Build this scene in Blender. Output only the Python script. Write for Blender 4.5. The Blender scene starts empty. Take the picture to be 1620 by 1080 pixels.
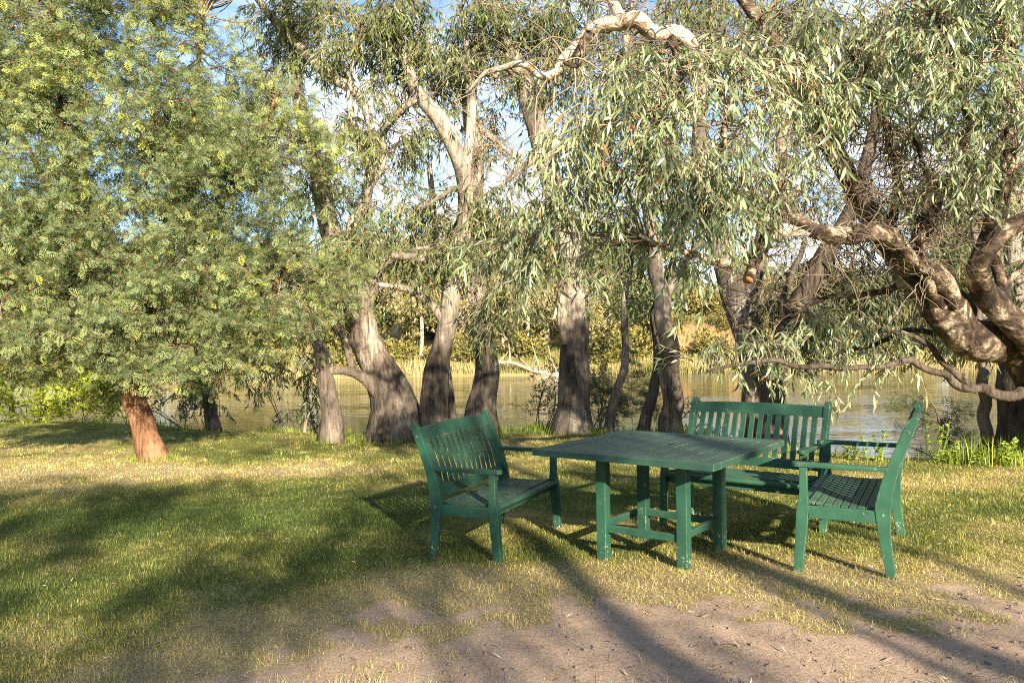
import bpy, math, random
import numpy as np
from mathutils import Vector, Matrix
R = math.radians
rng = np.random.default_rng(11)
random.seed(5)
sc = bpy.context.scene
COL = sc.collection

# ------------------------------------------------------------------ camera
F, YH, ROLL, EYE = 1300.0, 527.7, -0.015, 1.5
def at(u, v, d):
    """world point seen at photograph position u,v when it stands d metres in front of the eye"""
    x, y = u - 810.0, v - 540.0
    c, s = math.cos(ROLL), math.sin(ROLL)
    x, y = c*x + s*y, -s*x + c*y
    return np.array([x/F*d, d, EYE - (y + 540.0 - YH)/F*d])
cam = bpy.data.cameras.new('camera'); camo = bpy.data.objects.new('camera', cam); COL.objects.link(camo)
cam.sensor_width = 36.0; cam.lens = F*36.0/1620.0; cam.clip_end = 3000.0; cam.clip_start = .05
pitch = math.atan((540.0-YH)/F)
camo.matrix_world = Matrix.Translation((0,0,EYE)) @ Matrix.Rotation(R(90)-pitch, 4, 'X') @ Matrix.Rotation(ROLL, 4, 'Z')
sc.camera = camo

# ------------------------------------------------------------------ light
SUN_EL, SUN_AZ = R(20.5), R(18.5)          # sun behind the camera, to its right
sd = Vector((math.sin(SUN_AZ)*math.cos(SUN_EL), -math.cos(SUN_AZ)*math.cos(SUN_EL), math.sin(SUN_EL)))
sl = bpy.data.lights.new('sun', 'SUN'); sl.energy = 5.0; sl.angle = R(.7); sl.color = (1.0, .89, .70)
so = bpy.data.objects.new('sun', sl); COL.objects.link(so)
so.rotation_euler = sd.to_track_quat('Z', 'Y').to_euler(); so.location = sd*60
w = bpy.data.worlds.new('World'); sc.world = w; w.use_nodes = True
nt = w.node_tree; nd = nt.nodes; lk = nt.links
bg = nd['Background']; sky = nd.new('ShaderNodeTexSky'); sky.sky_type = 'NISHITA'; sky.sun_disc = False
sky.sun_elevation = SUN_EL; sky.sun_rotation = R(180) - SUN_AZ; sky.air_density = 1.0; sky.dust_density = .25; sky.ozone_density = 2.6
tc = nd.new('ShaderNodeTexCoord'); mp = nd.new('ShaderNodeMapping'); mp.inputs['Scale'].default_value = (2.2, 2.2, 6.0)
lk.new(tc.outputs['Generated'], mp.inputs['Vector'])
nz = nd.new('ShaderNodeTexNoise'); nz.inputs['Scale'].default_value = 1.6; nz.inputs['Detail'].default_value = 7.0; nz.inputs['Roughness'].default_value = .58
lk.new(mp.outputs[0], nz.inputs['Vector'])
rp = nd.new('ShaderNodeValToRGB'); rp.color_ramp.elements[0].position = .46; rp.color_ramp.elements[1].position = .66
lk.new(nz.outputs['Fac'], rp.inputs['Fac'])
mx = nd.new('ShaderNodeMixRGB'); mx.inputs['Color2'].default_value = (8.0, 7.8, 7.6, 1)
sx = nd.new('ShaderNodeSeparateXYZ'); lk.new(tc.outputs['Generated'], sx.inputs[0])
hz = nd.new('ShaderNodeMapRange'); hz.inputs['From Min'].default_value = .12; hz.inputs['From Max'].default_value = .5; hz.inputs['To Min'].default_value = 1; hz.inputs['To Max'].default_value = .25
lk.new(sx.outputs['Z'], hz.inputs['Value'])
mu_ = nd.new('ShaderNodeMath'); mu_.operation = 'MULTIPLY'; lk.new(rp.outputs['Color'], mu_.inputs[0]); lk.new(hz.outputs[0], mu_.inputs[1])
lk.new(mu_.outputs[0], mx.inputs['Fac']); lk.new(sky.outputs[0], mx.inputs['Color1'])
lk.new(mx.outputs[0], bg.inputs['Color']); bg.inputs['Strength'].default_value = .076
sc.view_settings.view_transform = 'Standard'; sc.view_settings.look = 'None'; sc.view_settings.exposure = 0
cy = sc.cycles
cy.film_exposure = 3.15; cy.pixel_filter_type = 'BLACKMAN_HARRIS'; cy.filter_width = 1.0
cy.max_bounces = 6; cy.diffuse_bounces = 3; cy.glossy_bounces = 3; cy.transmission_bounces = 3; cy.transparent_max_bounces = 4
cy.use_denoising = False; cy.caustics_reflective = False; cy.caustics_refractive = False; cy.sample_clamp_indirect = 6.0

# ------------------------------------------------------------------ tags
def tag(o, label, cat, group=None):
    o['label'] = label; o['category'] = cat
    if group: o['group'] = group
    return o
def empty(name, loc, rz=0.0):
    o = bpy.data.objects.new(name, None); COL.objects.link(o); o.location = loc; o.rotation_euler = (0, 0, rz); o.empty_display_size = .2
    return o

# ------------------------------------------------------------------ noise in numpy
def hsh(ix, iy, seed):
    n = (ix.astype(np.int64)*374761393 + iy.astype(np.int64)*668265263 + seed*974711) & 0x7fffffff
    n = ((n ^ (n >> 13))*1274126177) & 0x7fffffff
    return ((n ^ (n >> 16)) & 0xffff)/65535.0
def vnoise(x, y, s, seed):
    x = np.asarray(x, float)/s; y = np.asarray(y, float)/s
    ix, iy = np.floor(x), np.floor(y); fx, fy = x-ix, y-iy
    fx = fx*fx*(3-2*fx); fy = fy*fy*(3-2*fy)
    a, b = hsh(ix, iy, seed), hsh(ix+1, iy, seed); c, d = hsh(ix, iy+1, seed), hsh(ix+1, iy+1, seed)
    return (a*(1-fx)+b*fx)*(1-fy) + (c*(1-fx)+d*fx)*fy
def fbm(x, y, s, seed, o=3):
    t, a, n = 0, 1.0, 0
    for k in range(o):
        t = t + a*vnoise(x, y, s/2**k, seed+k*17); n += a; a *= .5
    return t/n
def sstep(a, b, x):
    t = np.clip((np.asarray(x, float)-a)/(b-a), 0, 1); return t*t*(3-2*t)

# ------------------------------------------------------------------ terrain
LIPX = [-60, -30, -11.7, -8.2, -6.0, -4.3, -1.9, 1.0, 2.4, 3.7, 4.5, 6.0, 12, 40, 60]
LIPY = [34, 27, 20.0, 18.2, 16.2, 15.6, 15.0, 14.6, 12.9, 9.9, 8.9, 9.2, 9.5, 8, 7]
def ylip(x): return np.interp(x, LIPX, LIPY)
WATER = -1.6
def dirt_mask(x, y):
    n = fbm(x, y, .7, 41, 4)-.5
    e = np.sqrt(((x-.75)/1.75)**2 + ((y-3.6)/1.2)**2)
    m = 1-sstep(.62, 1.12, e + n*1.35 + .9*(vnoise(x, y, .13, 47)-.5))
    e2 = np.sqrt(((x+.55)/1.0)**2 + ((y-3.55)/.55)**2)
    return np.maximum(m, .55*(1-sstep(.6, 1.2, e2+n*1.2)))
def ground(x, y):
    x = np.asarray(x, float); y = np.asarray(y, float)
    yl = ylip(x)
    yy = np.clip(y, -40, None)
    lawn = .14*np.tanh((x-1)/4) - .023*(np.clip(yy, -12, 24)-5) + .028*(fbm(x, y, .22, 13)-.5)*sstep(7, 5, y)*dirt_mask(x, y) + .035*(fbm(x, y, 3.1, 3)-.5)*sstep(2, 9, np.abs(y-5.3)+3) + .012*(fbm(x, y, .5, 9)-.5)
    lawn = lawn + .16*np.exp(-((x+5.6)/2.6)**2 - ((y-14.6)/1.2)**2)            # small mound by the wattle
    drop = sstep(0, 6.5, y-yl-.2)
    z = lawn*(1-drop) + (-2.3 + .2*vnoise(x, y, 6, 5))*drop
    yb = 60.5 + 1.6*(fbm(x, y*0, 9, 31)-.5) + .012*x
    f = y-yb
    far = np.interp(f, [-3, 0, 1.2, 6, 14, 26, 45, 90, 200, 900], [-2.3, WATER, -1.25, -.7, .1, 1.0, 2.4, 3.6, 6.0, 18.0]) + sstep(2, 20, f)*1.2*(fbm(x, y, 14, 77)-.5)
    cl = np.exp(-((x-17)/7.5)**2)*sstep(8, 11, f)*(1-sstep(34, 60, f))*2.3        # red earth bank
    return np.where(f > -3, np.maximum(far+cl, -2.3), z)
def gz(x, y): return float(ground(np.array([x]), np.array([y]))[0])
def dry_mask(x, y):
    n = fbm(x, y, 1.3, 51, 4)-.5
    e = np.sqrt(((x-.9)/3.1)**2 + ((y-3.3)/2.05)**2)
    near = 1-sstep(.7, 1.25, e+n*1.2)
    wat = np.exp(-((x+5.2)/3.2)**2 - ((y-10.6)/.9)**2)*.75
    far = sstep(8, 12.5, y)*.22
    rgt = sstep(1.5, 4.0, x)*.22*sstep(3, 5, y)
    gr = np.exp(-((x+1.9)/1.7)**2-((y-7.3)/1.5)**2)*.5
    return np.clip(near*.95 + wat + far + rgt - gr*.45 + n*1.15 + .6*(fbm(x, y, .35, 57)-.5) + .29, 0, 1)

# ------------------------------------------------------------------ materials
def mat(name):
    m = bpy.data.materials.new(name); m.use_nodes = True
    n = m.node_tree.nodes; l = m.node_tree.links
    return m, n, l, n['Principled BSDF'], n['Material Output']
def ramp(n, stops, interp='LINEAR'):
    r = n.new('ShaderNodeValToRGB'); r.color_ramp.interpolation = interp; e = r.color_ramp.elements
    while len(e) < len(stops): e.new(.5)
    for k, (p, c) in enumerate(stops): e[k].position = p; e[k].color = (*c, 1)
    return r
def noise(n, l, vec, scale, detail=4, rough=.55, sx=None):
    if sx:
        m = n.new('ShaderNodeMapping'); m.inputs['Scale'].default_value = sx; l.new(vec, m.inputs['Vector']); vec = m.outputs[0]
    t = n.new('ShaderNodeTexNoise'); t.inputs['Scale'].default_value = scale; t.inputs['Detail'].default_value = detail; t.inputs['Roughness'].default_value = rough
    l.new(vec, t.inputs['Vector']); return t.outputs['Fac']
def mathn(n, l, op, a, b=None, clamp=False):
    m = n.new('ShaderNodeMath'); m.operation = op; m.use_clamp = clamp
    for k, v in enumerate((a, b)):
        if v is None: continue
        if isinstance(v, (int, float)): m.inputs[k].default_value = v
        else: l.new(v, m.inputs[k])
    return m.outputs[0]
def mixc(n, l, fac, a, b):
    m = n.new('ShaderNodeMixRGB')
    for s, v in (('Fac', fac), ('Color1', a), ('Color2', b)):
        if isinstance(v, tuple): m.inputs[s].default_value = (*v, 1)
        elif isinstance(v, (int, float)): m.inputs[s].default_value = v
        else: l.new(v, m.inputs[s])
    return m.outputs[0]
def attr(n, name):
    a = n.new('ShaderNodeAttribute'); a.attribute_name = name; return a.outputs['Fac']
def bump(n, l, h, strength, dist, p):
    b = n.new('ShaderNodeBump'); b.inputs['Strength'].default_value = strength; b.inputs['Distance'].default_value = dist
    l.new(h, b.inputs['Height']); l.new(b.outputs[0], p.inputs['Normal'])
def mat_leaf(name, stops, rough=.45, spec=.4, trans=.22, tcol=(.30, .36, .05)):
    m, n, l, p, o = mat(name)
    r = ramp(n, stops); l.new(attr(n, 'tint'), r.inputs['Fac'])
    l.new(r.outputs[0], p.inputs['Base Color']); p.inputs['Roughness'].default_value = rough; p.inputs['Specular IOR Level'].default_value = spec
    if trans > 0:
        t = n.new('ShaderNodeBsdfTranslucent'); l.new(mixc(n, l, .5, r.outputs[0], tcol), t.inputs['Color'])
        s = n.new('ShaderNodeMixShader'); s.inputs[0].default_value = trans
        l.new(p.outputs[0], s.inputs[1]); l.new(t.outputs[0], s.inputs[2]); l.new(s.outputs[0], o.inputs['Surface'])
    return m
def mat_bark(name, dark, mid, pale, patch=1.6, bias=0.0, low=True, streak=1.0):
    m, n, l, p, o = mat(name)
    t = n.new('ShaderNodeTexCoord').outputs['Object']
    a = noise(n, l, t, patch, 5, .6, (1, 1, .55))
    b = noise(n, l, t, 1.0, 6, .65, (22, 22, 2.6))
    c = noise(n, l, t, 38.0, 4, .6)
    g = mathn(n, l, 'ADD', mathn(n, l, 'MULTIPLY', a, 1.25), mathn(n, l, 'MULTIPLY', b, .55*streak))
    g = mathn(n, l, 'ADD', g, mathn(n, l, 'MULTIPLY', c, .25))
    g = mathn(n, l, 'ADD', g, -.55 + bias)
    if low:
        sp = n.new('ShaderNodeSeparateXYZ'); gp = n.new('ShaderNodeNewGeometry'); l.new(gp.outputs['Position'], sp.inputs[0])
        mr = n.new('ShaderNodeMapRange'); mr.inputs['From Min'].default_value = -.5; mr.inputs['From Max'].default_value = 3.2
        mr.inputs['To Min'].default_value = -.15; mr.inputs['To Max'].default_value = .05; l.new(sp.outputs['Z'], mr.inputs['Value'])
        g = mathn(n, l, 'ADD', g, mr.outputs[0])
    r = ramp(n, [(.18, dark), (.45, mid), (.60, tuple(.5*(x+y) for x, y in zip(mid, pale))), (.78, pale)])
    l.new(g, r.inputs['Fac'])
    crack = ramp(n, [(.30, (.25, .22, .20)), (.46, (1, 1, 1))]); l.new(b, crack.inputs['Fac'])
    mu = n.new('ShaderNodeMixRGB'); mu.blend_type = 'MULTIPLY'; mu.inputs['Fac'].default_value = .75*streak
    l.new(r.outputs[0], mu.inputs['Color1']); l.new(crack.outputs[0], mu.inputs['Color2'])
    l.new(mu.outputs[0], p.inputs['Base Color'])
    p.inputs['Roughness'].default_value = .85; p.inputs['Specular IOR Level'].default_value = .2
    bump(n, l, mathn(n, l, 'ADD', mathn(n, l, 'MULTIPLY', b, streak), mathn(n, l, 'MULTIPLY', c, .35)), .9, .03, p)
    return m
M = {}
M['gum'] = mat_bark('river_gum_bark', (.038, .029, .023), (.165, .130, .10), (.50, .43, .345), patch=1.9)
def mat_mottled(name, pale, tan, brown, dark, scale=3.2, bias=0.0):
    m, n, l, p, o = mat(name)
    t = n.new('ShaderNodeTexCoord').outputs['Object']
    wv = n.new('ShaderNodeTexNoise'); wv.inputs['Scale'].default_value = 2.2; wv.inputs['Detail'].default_value = 4; l.new(t, wv.inputs['Vector'])
    ad = n.new('ShaderNodeVectorMath'); ad.operation = 'MULTIPLY_ADD'; l.new(wv.outputs['Color'], ad.inputs[0]); ad.inputs[1].default_value = (.5, .5, .5); l.new(t, ad.inputs[2])
    a = noise(n, l, ad.outputs[0], scale, 5, .62); b = noise(n, l, ad.outputs[0], scale*4.2, 5, .65); c = noise(n, l, t, 45, 4, .6); d = noise(n, l, t, 1.0, 4, .6, (9, 9, 22))
    g = mathn(n, l, 'ADD', mathn(n, l, 'MULTIPLY', a, .72), mathn(n, l, 'MULTIPLY', b, .36)); g = mathn(n, l, 'ADD', g, -.04+bias)
    r = ramp(n, [(.36, dark), (.43, brown), (.47, tan), (.505, pale), (.56, tuple(x*.86 for x in pale)), (.585, tan), (.66, brown)]); l.new(g, r.inputs['Fac'])
    k = ramp(n, [(.30, (.35, .30, .27)), (.50, (1, 1, 1))]); l.new(mathn(n, l, 'ADD', mathn(n, l, 'MULTIPLY', c, .5), mathn(n, l, 'MULTIPLY', d, .5)), k.inputs['Fac'])
    mu = n.new('ShaderNodeMixRGB'); mu.blend_type = 'MULTIPLY'; mu.inputs['Fac'].default_value = .7; l.new(r.outputs[0], mu.inputs['Color1']); l.new(k.outputs[0], mu.inputs['Color2'])
    l.new(mu.outputs[0], p.inputs['Base Color']); p.inputs['Roughness'].default_value = .75; p.inputs['Specular IOR Level'].default_value = .25
    bump(n, l, mathn(n, l, 'ADD', mathn(n, l, 'MULTIPLY', g, 1.6), mathn(n, l, 'ADD', mathn(n, l, 'MULTIPLY', c, .3), mathn(n, l, 'MULTIPLY', d, .35))), 1.0, .045, p)
    return m
M['gum_near'] = mat_mottled('mottled_gum_bark', (.45, .37, .27), (.22, .16, .105), (.10, .066, .042), (.03, .02, .014), 3.6, -.08)
M['gum_sunlit'] = mat_mottled('pale_sunlit_peeling_bark', (.72, .62, .50), (.55, .42, .30), (.33, .20, .11), (.16, .095, .06), 3.6, .035)  # pale peeling bark, lightened so its colour carries the sun on these limbs
M['gum_dark'] = mat_bark('dark_fissured_bark', (.025, .018, .013), (.07, .052, .039), (.17, .135, .105), bias=-.05, low=False, streak=1.3)
M['wattle_bark'] = mat_bark('red_brown_bark', (.05, .026, .016), (.18, .085, .044), (.33, .185, .10), patch=3.4, low=False, streak=1.3)
M['twig'] = mat_bark('dry_twig_bark', (.14, .105, .075), (.34, .265, .19), (.52, .44, .34), low=False, streak=.3)
M['pale_wood'] = mat_bark('bleached_dead_wood', (.30, .23, .16), (.50, .41, .30), (.66, .56, .44), low=False, streak=.4)
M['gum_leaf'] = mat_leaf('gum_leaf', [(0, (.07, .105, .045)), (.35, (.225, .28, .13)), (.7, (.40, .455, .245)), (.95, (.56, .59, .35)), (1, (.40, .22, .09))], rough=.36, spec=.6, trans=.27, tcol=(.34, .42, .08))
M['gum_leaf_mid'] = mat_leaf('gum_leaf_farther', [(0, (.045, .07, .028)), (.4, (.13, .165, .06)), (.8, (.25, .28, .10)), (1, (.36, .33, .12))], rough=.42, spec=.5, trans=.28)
M['gum_leaf_dark'] = mat_leaf('gum_leaf_deep_green', [(0, (0.035, 0.055, 0.026)), (.5, (0.086, 0.112, 0.046)), (1, (0.182, 0.193, 0.081))], rough=.45, spec=.4, trans=.2)  # darker green leaf for some background crowns and bank shrubs
M['wattle_leaf'] = mat_leaf('wattle_leaf', [(0, (.045, .07, .03)), (.4, (.175, .22, .10)), (.7, (.29, .335, .135)), (.9, (.42, .46, .10)), (1, (.52, .54, .07))], rough=.6, spec=.25, trans=.3)
M['lime_leaf'] = mat_leaf('bright_green_leaf', [(0, (.14, .22, .02)), (.5, (.36, .46, .03)), (1, (.60, .64, .06))], rough=.5, spec=.3, trans=.4)
M['far_leaf'] = mat_leaf('far_bank_leaf', [(0, (.10, .095, .035)), (.5, (.29, .255, .10)), (1, (.50, .40, .18))], rough=.6, spec=.2, trans=.2)
M['far_shrub'] = mat_leaf('far_shrub_leaf', [(0, (.07, .08, .02)), (.5, (.21, .19, .055)), (1, (.37, .30, .09))], rough=.6, spec=.2, trans=.2)
M['reed'] = mat_leaf('reed_blade', [(0, (.13, .15, .04)), (.5, (.36, .295, .12)), (1, (.54, .44, .23))], rough=.7, spec=.2, trans=.2)
M['grass'] = mat_leaf('lawn_blade', [(0, (.065, .10, .024)), (.22, (.145, .18, .042)), (.45, (.33, .325, .08)), (.68, (.56, .44, .16)), (1, (.66, .52, .29))], rough=.6, spec=.25, trans=.2, tcol=(.4, .4, .06))
M['tuft'] = mat_leaf('long_grass_blade', [(0, (.085, .16, .018)), (.5, (.22, .30, .035)), (1, (.40, .42, .08))], rough=.5, spec=.3, trans=.35)
M['litter'] = mat_leaf('fallen_leaf', [(0, (.09, .06, .04)), (.3, (.25, .17, .10)), (.75, (.42, .33, .23)), (1, (.55, .48, .40))], rough=.7, spec=.25, trans=0)

def mat_ground():
    m, n, l, p, o = mat('lawn_soil')
    g = n.new('ShaderNodeNewGeometry').outputs['Position']
    f1 = noise(n, l, g, 55, 6, .7); f2 = noise(n, l, g, 9, 5, .6); f3 = noise(n, l, g, 220, 3, .6)
    dry = mathn(n, l, 'ADD', attr(n, 'dry'), mathn(n, l, 'MULTIPLY', mathn(n, l, 'SUBTRACT', f2, .5), .6), True)
    turf = ramp(n, [(0, (.07, .095, .02)), (.4, (.19, .18, .045)), (.7, (.36, .28, .105)), (1, (.43, .33, .165))]); l.new(dry, turf.inputs['Fac'])
    soil = ramp(n, [(.25, (.36, .235, .165)), (.5, (.58, .41, .295)), (.75, (.68, .52, .39))]); l.new(mathn(n, l, 'ADD', mathn(n, l, 'MULTIPLY', f1, .6), mathn(n, l, 'MULTIPLY', f2, .4)), soil.inputs['Fac'])
    d = mathn(n, l, 'ADD', attr(n, 'dirt'), mathn(n, l, 'MULTIPLY', mathn(n, l, 'SUBTRACT', f1, .5), .5), True)
    d2 = ramp(n, [(.25, (0, 0, 0)), (.6, (1, 1, 1))]); l.new(d, d2.inputs['Fac'])
    c = mixc(n, l, d2.outputs[0], turf.outputs[0], soil.outputs[0])
    sp = ramp(n, [(.28, (.25, .22, .2)), (.42, (1, 1, 1))]); l.new(f3, sp.inputs['Fac'])
    mu = n.new('ShaderNodeMixRGB'); mu.blend_type = 'MULTIPLY'; mu.inputs['Fac'].default_value = .55; l.new(c, mu.inputs['Color1']); l.new(sp.outputs[0], mu.inputs['Color2'])
    cr = ramp(n, [(.3, (.20, .09, .045)), (.55, (.42, .21, .10)), (.8, (.50, .36, .16))]); l.new(f2, cr.inputs['Fac'])
    c2 = mixc(n, l, attr(n, 'cliff'), mu.outputs[0], cr.outputs[0])
    l.new(c2, p.inputs['Base Color']); p.inputs['Roughness'].default_value = .95; p.inputs['Specular IOR Level'].default_value = .1
    bump(n, l, mathn(n, l, 'ADD', mathn(n, l, 'MULTIPLY', f1, .7), mathn(n, l, 'ADD', mathn(n, l, 'MULTIPLY', f3, .35), mathn(n, l, 'MULTIPLY', noise(n, l, g, 24, 5, .7), .7))), 1.0, .026, p)
    return m
M['ground'] = mat_ground()
def mat_water():
    m, n, l, p, o = mat('river_water')
    g = n.new('ShaderNodeNewGeometry').outputs['Position']
    a = noise(n, l, g, 1.0, 3, .55, (.55, 2.1, 1)); b = noise(n, l, g, 1.0, 2, .5, (2.4, 7.5, 1)); c = noise(n, l, g, 1.0, 2, .5, (.07, .22, 1))
    amp = ramp(n, [(.38, (.25, .25, .25)), (.62, (1, 1, 1))]); l.new(c, amp.inputs['Fac'])
    h = mathn(n, l, 'ADD', mathn(n, l, 'MULTIPLY', a, .75), mathn(n, l, 'MULTIPLY', b, .25))
    h = mathn(n, l, 'MULTIPLY', h, amp.outputs[0])
    p.inputs['Base Color'].default_value = (.075, .072, .048, 1); p.inputs['Roughness'].default_value = .04; p.inputs['IOR'].default_value = 1.333
    p.inputs['Specular IOR Level'].default_value = .62
    bump(n, l, h, .8, .085, p)
    return m
M['water'] = mat_water()
def mat_paint(name, base, lite, wear=0.0):
    m, n, l, p, o = mat(name)
    t = n.new('ShaderNodeTexCoord').outputs['Object']
    a = noise(n, l, t, 5, 5, .6); b = noise(n, l, t, 75, 5, .7); c = noise(n, l, t, 14, 4, .6); gr = noise(n, l, t, 120, 3, .6)
    bv = n.new('ShaderNodeBevel'); bv.samples = 4; bv.inputs['Radius'].default_value = .009
    gn = n.new('ShaderNodeNewGeometry')
    dt = n.new('ShaderNodeVectorMath'); dt.operation = 'DOT_PRODUCT'; l.new(bv.outputs[0], dt.inputs[0]); l.new(gn.outputs['Normal'], dt.inputs[1])
    edge = mathn(n, l, 'MULTIPLY', mathn(n, l, 'SUBTRACT', 1.0, dt.outputs['Value']), 1.1, True)
    s = mathn(n, l, 'ADD', mathn(n, l, 'MULTIPLY', b, .62), mathn(n, l, 'MULTIPLY', c, .42))
    s = mathn(n, l, 'ADD', s, mathn(n, l, 'MULTIPLY', edge, .42))
    sp = n.new('ShaderNodeSeparateXYZ'); l.new(gn.outputs['Position'], sp.inputs[0])
    foot = n.new('ShaderNodeMapRange'); foot.inputs['From Min'].default_value = -.05; foot.inputs['From Max'].default_value = .22; foot.inputs['To Min'].default_value = .07; foot.inputs['To Max'].default_value = 0
    l.new(sp.outputs['Z'], foot.inputs['Value'])
    s = mathn(n, l, 'ADD', s, foot.outputs[0])
    chip = ramp(n, [(.715-wear, (0, 0, 0)), (.745-wear, (1, 1, 1))]); l.new(s, chip.inputs['Fac'])
    ac = ramp(n, [(.32, (0, 0, 0)), (.68, (1, 1, 1))]); l.new(a, ac.inputs['Fac']); col = mixc(n, l, ac.outputs[0], base, lite)
    wood = ramp(n, [(.3, (.22, .15, .095)), (.7, (.44, .36, .27))]); l.new(c, wood.inputs['Fac'])
    nz_ = n.new('ShaderNodeSeparateXYZ'); l.new(gn.outputs['Normal'], nz_.inputs[0])
    upf = mathn(n, l, 'MULTIPLY', mathn(n, l, 'POWER', mathn(n, l, 'MAXIMUM', nz_.outputs['Z'], 0.0), 2.0), .15)
    grain = noise(n, l, t, 1.0, 4, .65, (60, 60, 60)); dusty = mathn(n, l, 'ADD', mathn(n, l, 'MULTIPLY', gr, .07), mathn(n, l, 'MULTIPLY', upf, mathn(n, l, 'ADD', c, .3)), True)
    dust = mixc(n, l, dusty, col, (.24, .27, .21))
    l.new(mixc(n, l, chip.outputs[0], dust, wood.outputs[0]), p.inputs['Base Color'])
    rr = n.new('ShaderNodeMapRange'); rr.inputs['To Min'].default_value = .42; rr.inputs['To Max'].default_value = .7; l.new(c, rr.inputs['Value']); l.new(rr.outputs[0], p.inputs['Roughness'])
    p.inputs['Specular IOR Level'].default_value = .26
    bump(n, l, mathn(n, l, 'ADD', mathn(n, l, 'MULTIPLY', gr, .35), mathn(n, l, 'MULTIPLY', chip.outputs[0], -.8)), .5, .002, p)
    return m
M['paint'] = mat_paint('weathered_green_paint', (.004, .036, .023), (.013, .070, .040), .06)
M['paint_worn'] = mat_paint('flaking_green_paint', (.007, .050, .029), (.022, .094, .051), .08)
M['paint_top'] = mat_paint('dull_green_table_paint', (.010, .044, .031), (.028, .080, .053), .065)
def mat_flat(name, c, rough=.8):
    m, n, l, p, o = mat(name); t = n.new('ShaderNodeTexCoord').outputs['Object']
    f = noise(n, l, t, 30, 4, .6); l.new(mixc(n, l, f, tuple(x*.65 for x in c), tuple(min(1, x*1.25) for x in c)), p.inputs['Base Color']); p.inputs['Roughness'].default_value = rough
    return m
M['cut'] = mat_flat('fresh_cut_wood', (.46, .22, .075)); M['stone'] = mat_flat('pebble', (.20, .155, .12)); M['hole'] = mat_flat('dark_hollow', (.012, .01, .008))

# ------------------------------------------------------------------ mesh building
class Geo:
    def __init__(s): s.v = []; s.f = {3: [], 4: []}; s.m = {3: [], 4: []}; s.t = []; s.n = 0
    def add(s, v, faces, mi=0, tint=None):
        """faces: dict size -> index array"""
        v = np.asarray(v, float)
        for k, a in faces.items():
            a = np.asarray(a, np.int64)
            if len(a): s.f[k].append(a + s.n); s.m[k].append(np.full(len(a), mi, np.int32))
        s.v.append(v); s.t.append(np.full(len(v), .5) if tint is None else np.broadcast_to(tint, (len(v),)))
        s.n += len(v)
    def inst(s, tpl, mats, pos, toff, mi=None):
        v, faces, t, fm = tpl
        N, V = len(pos), len(v)
        vv = np.einsum('nij,vj->nvi', mats, v) + pos[:, None, :]
        off = (np.arange(N)*V)[:, None, None] + s.n
        for k, a in faces.items():
            if len(a):
                s.f[k].append((a[None] + off).reshape(-1, k)); s.m[k].append(np.tile(fm[k], N).astype(np.int32))
        s.v.append(vv.reshape(-1, 3)); s.t.append(np.clip(t[None, :] + toff[:, None], 0, 1).ravel()); s.n += N*V
    def build(s, name, mats, parent=None, origin=None, smooth=False):
        if not s.v: return None
        v = np.concatenate(s.v); t = np.concatenate(s.t)
        if origin is not None: v = v - np.asarray(origin)
        me = bpy.data.meshes.new(name)
        L, sizes, mi = [], [], []
        for k in (3, 4):
            if s.f[k]:
                a = np.concatenate(s.f[k]); L.append(a.ravel()); sizes.append(np.full(len(a), k)); mi.append(np.concatenate(s.m[k]))
        L = np.concatenate(L); sizes = np.concatenate(sizes); mi = np.concatenate(mi)
        me.vertices.add(len(v)); me.vertices.foreach_set('co', v.astype(np.float32).ravel())
        me.loops.add(len(L)); me.loops.foreach_set('vertex_index', L.astype(np.int32))
        me.polygons.add(len(sizes)); st = np.concatenate([[0], np.cumsum(sizes)[:-1]]).astype(np.int32)
        me.polygons.foreach_set('loop_start', st)
        me.polygons.foreach_set('material_index', mi)
        if smooth: me.polygons.foreach_set('use_smooth', np.ones(len(sizes), bool))
        for m in mats: me.materials.append(m)
        a = me.attributes.new('tint', 'FLOAT', 'POINT'); a.data.foreach_set('value', t.astype(np.float32))
        me.update(calc_edges=True)
        o = bpy.data.objects.new(name, me); COL.objects.link(o)
        if parent is not None: o.parent = parent
        return o
def crs(pts, rad, step):
    """smooth curve through points with radii"""
    P = np.array(pts, float); Rd = np.array(rad, float)
    Q = np.vstack([2*P[0]-P[1], P, 2*P[-1]-P[-2]]); out, orad = [], []
    for i in range(len(P)-1):
        p0, p1, p2, p3 = Q[i:i+4]; n = max(2, int(np.linalg.norm(p2-p1)/step))
        for t in np.arange(n)/n:
            out.append(.5*((2*p1)+(-p0+p2)*t+(2*p0-5*p1+4*p2-p3)*t*t+(-p0+3*p1-3*p2+p3)*t**3)); orad.append(Rd[i]*(1-t)+Rd[i+1]*t)
    out.append(P[-1]); orad.append(Rd[-1])
    return np.array(out), np.array(orad)
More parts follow.
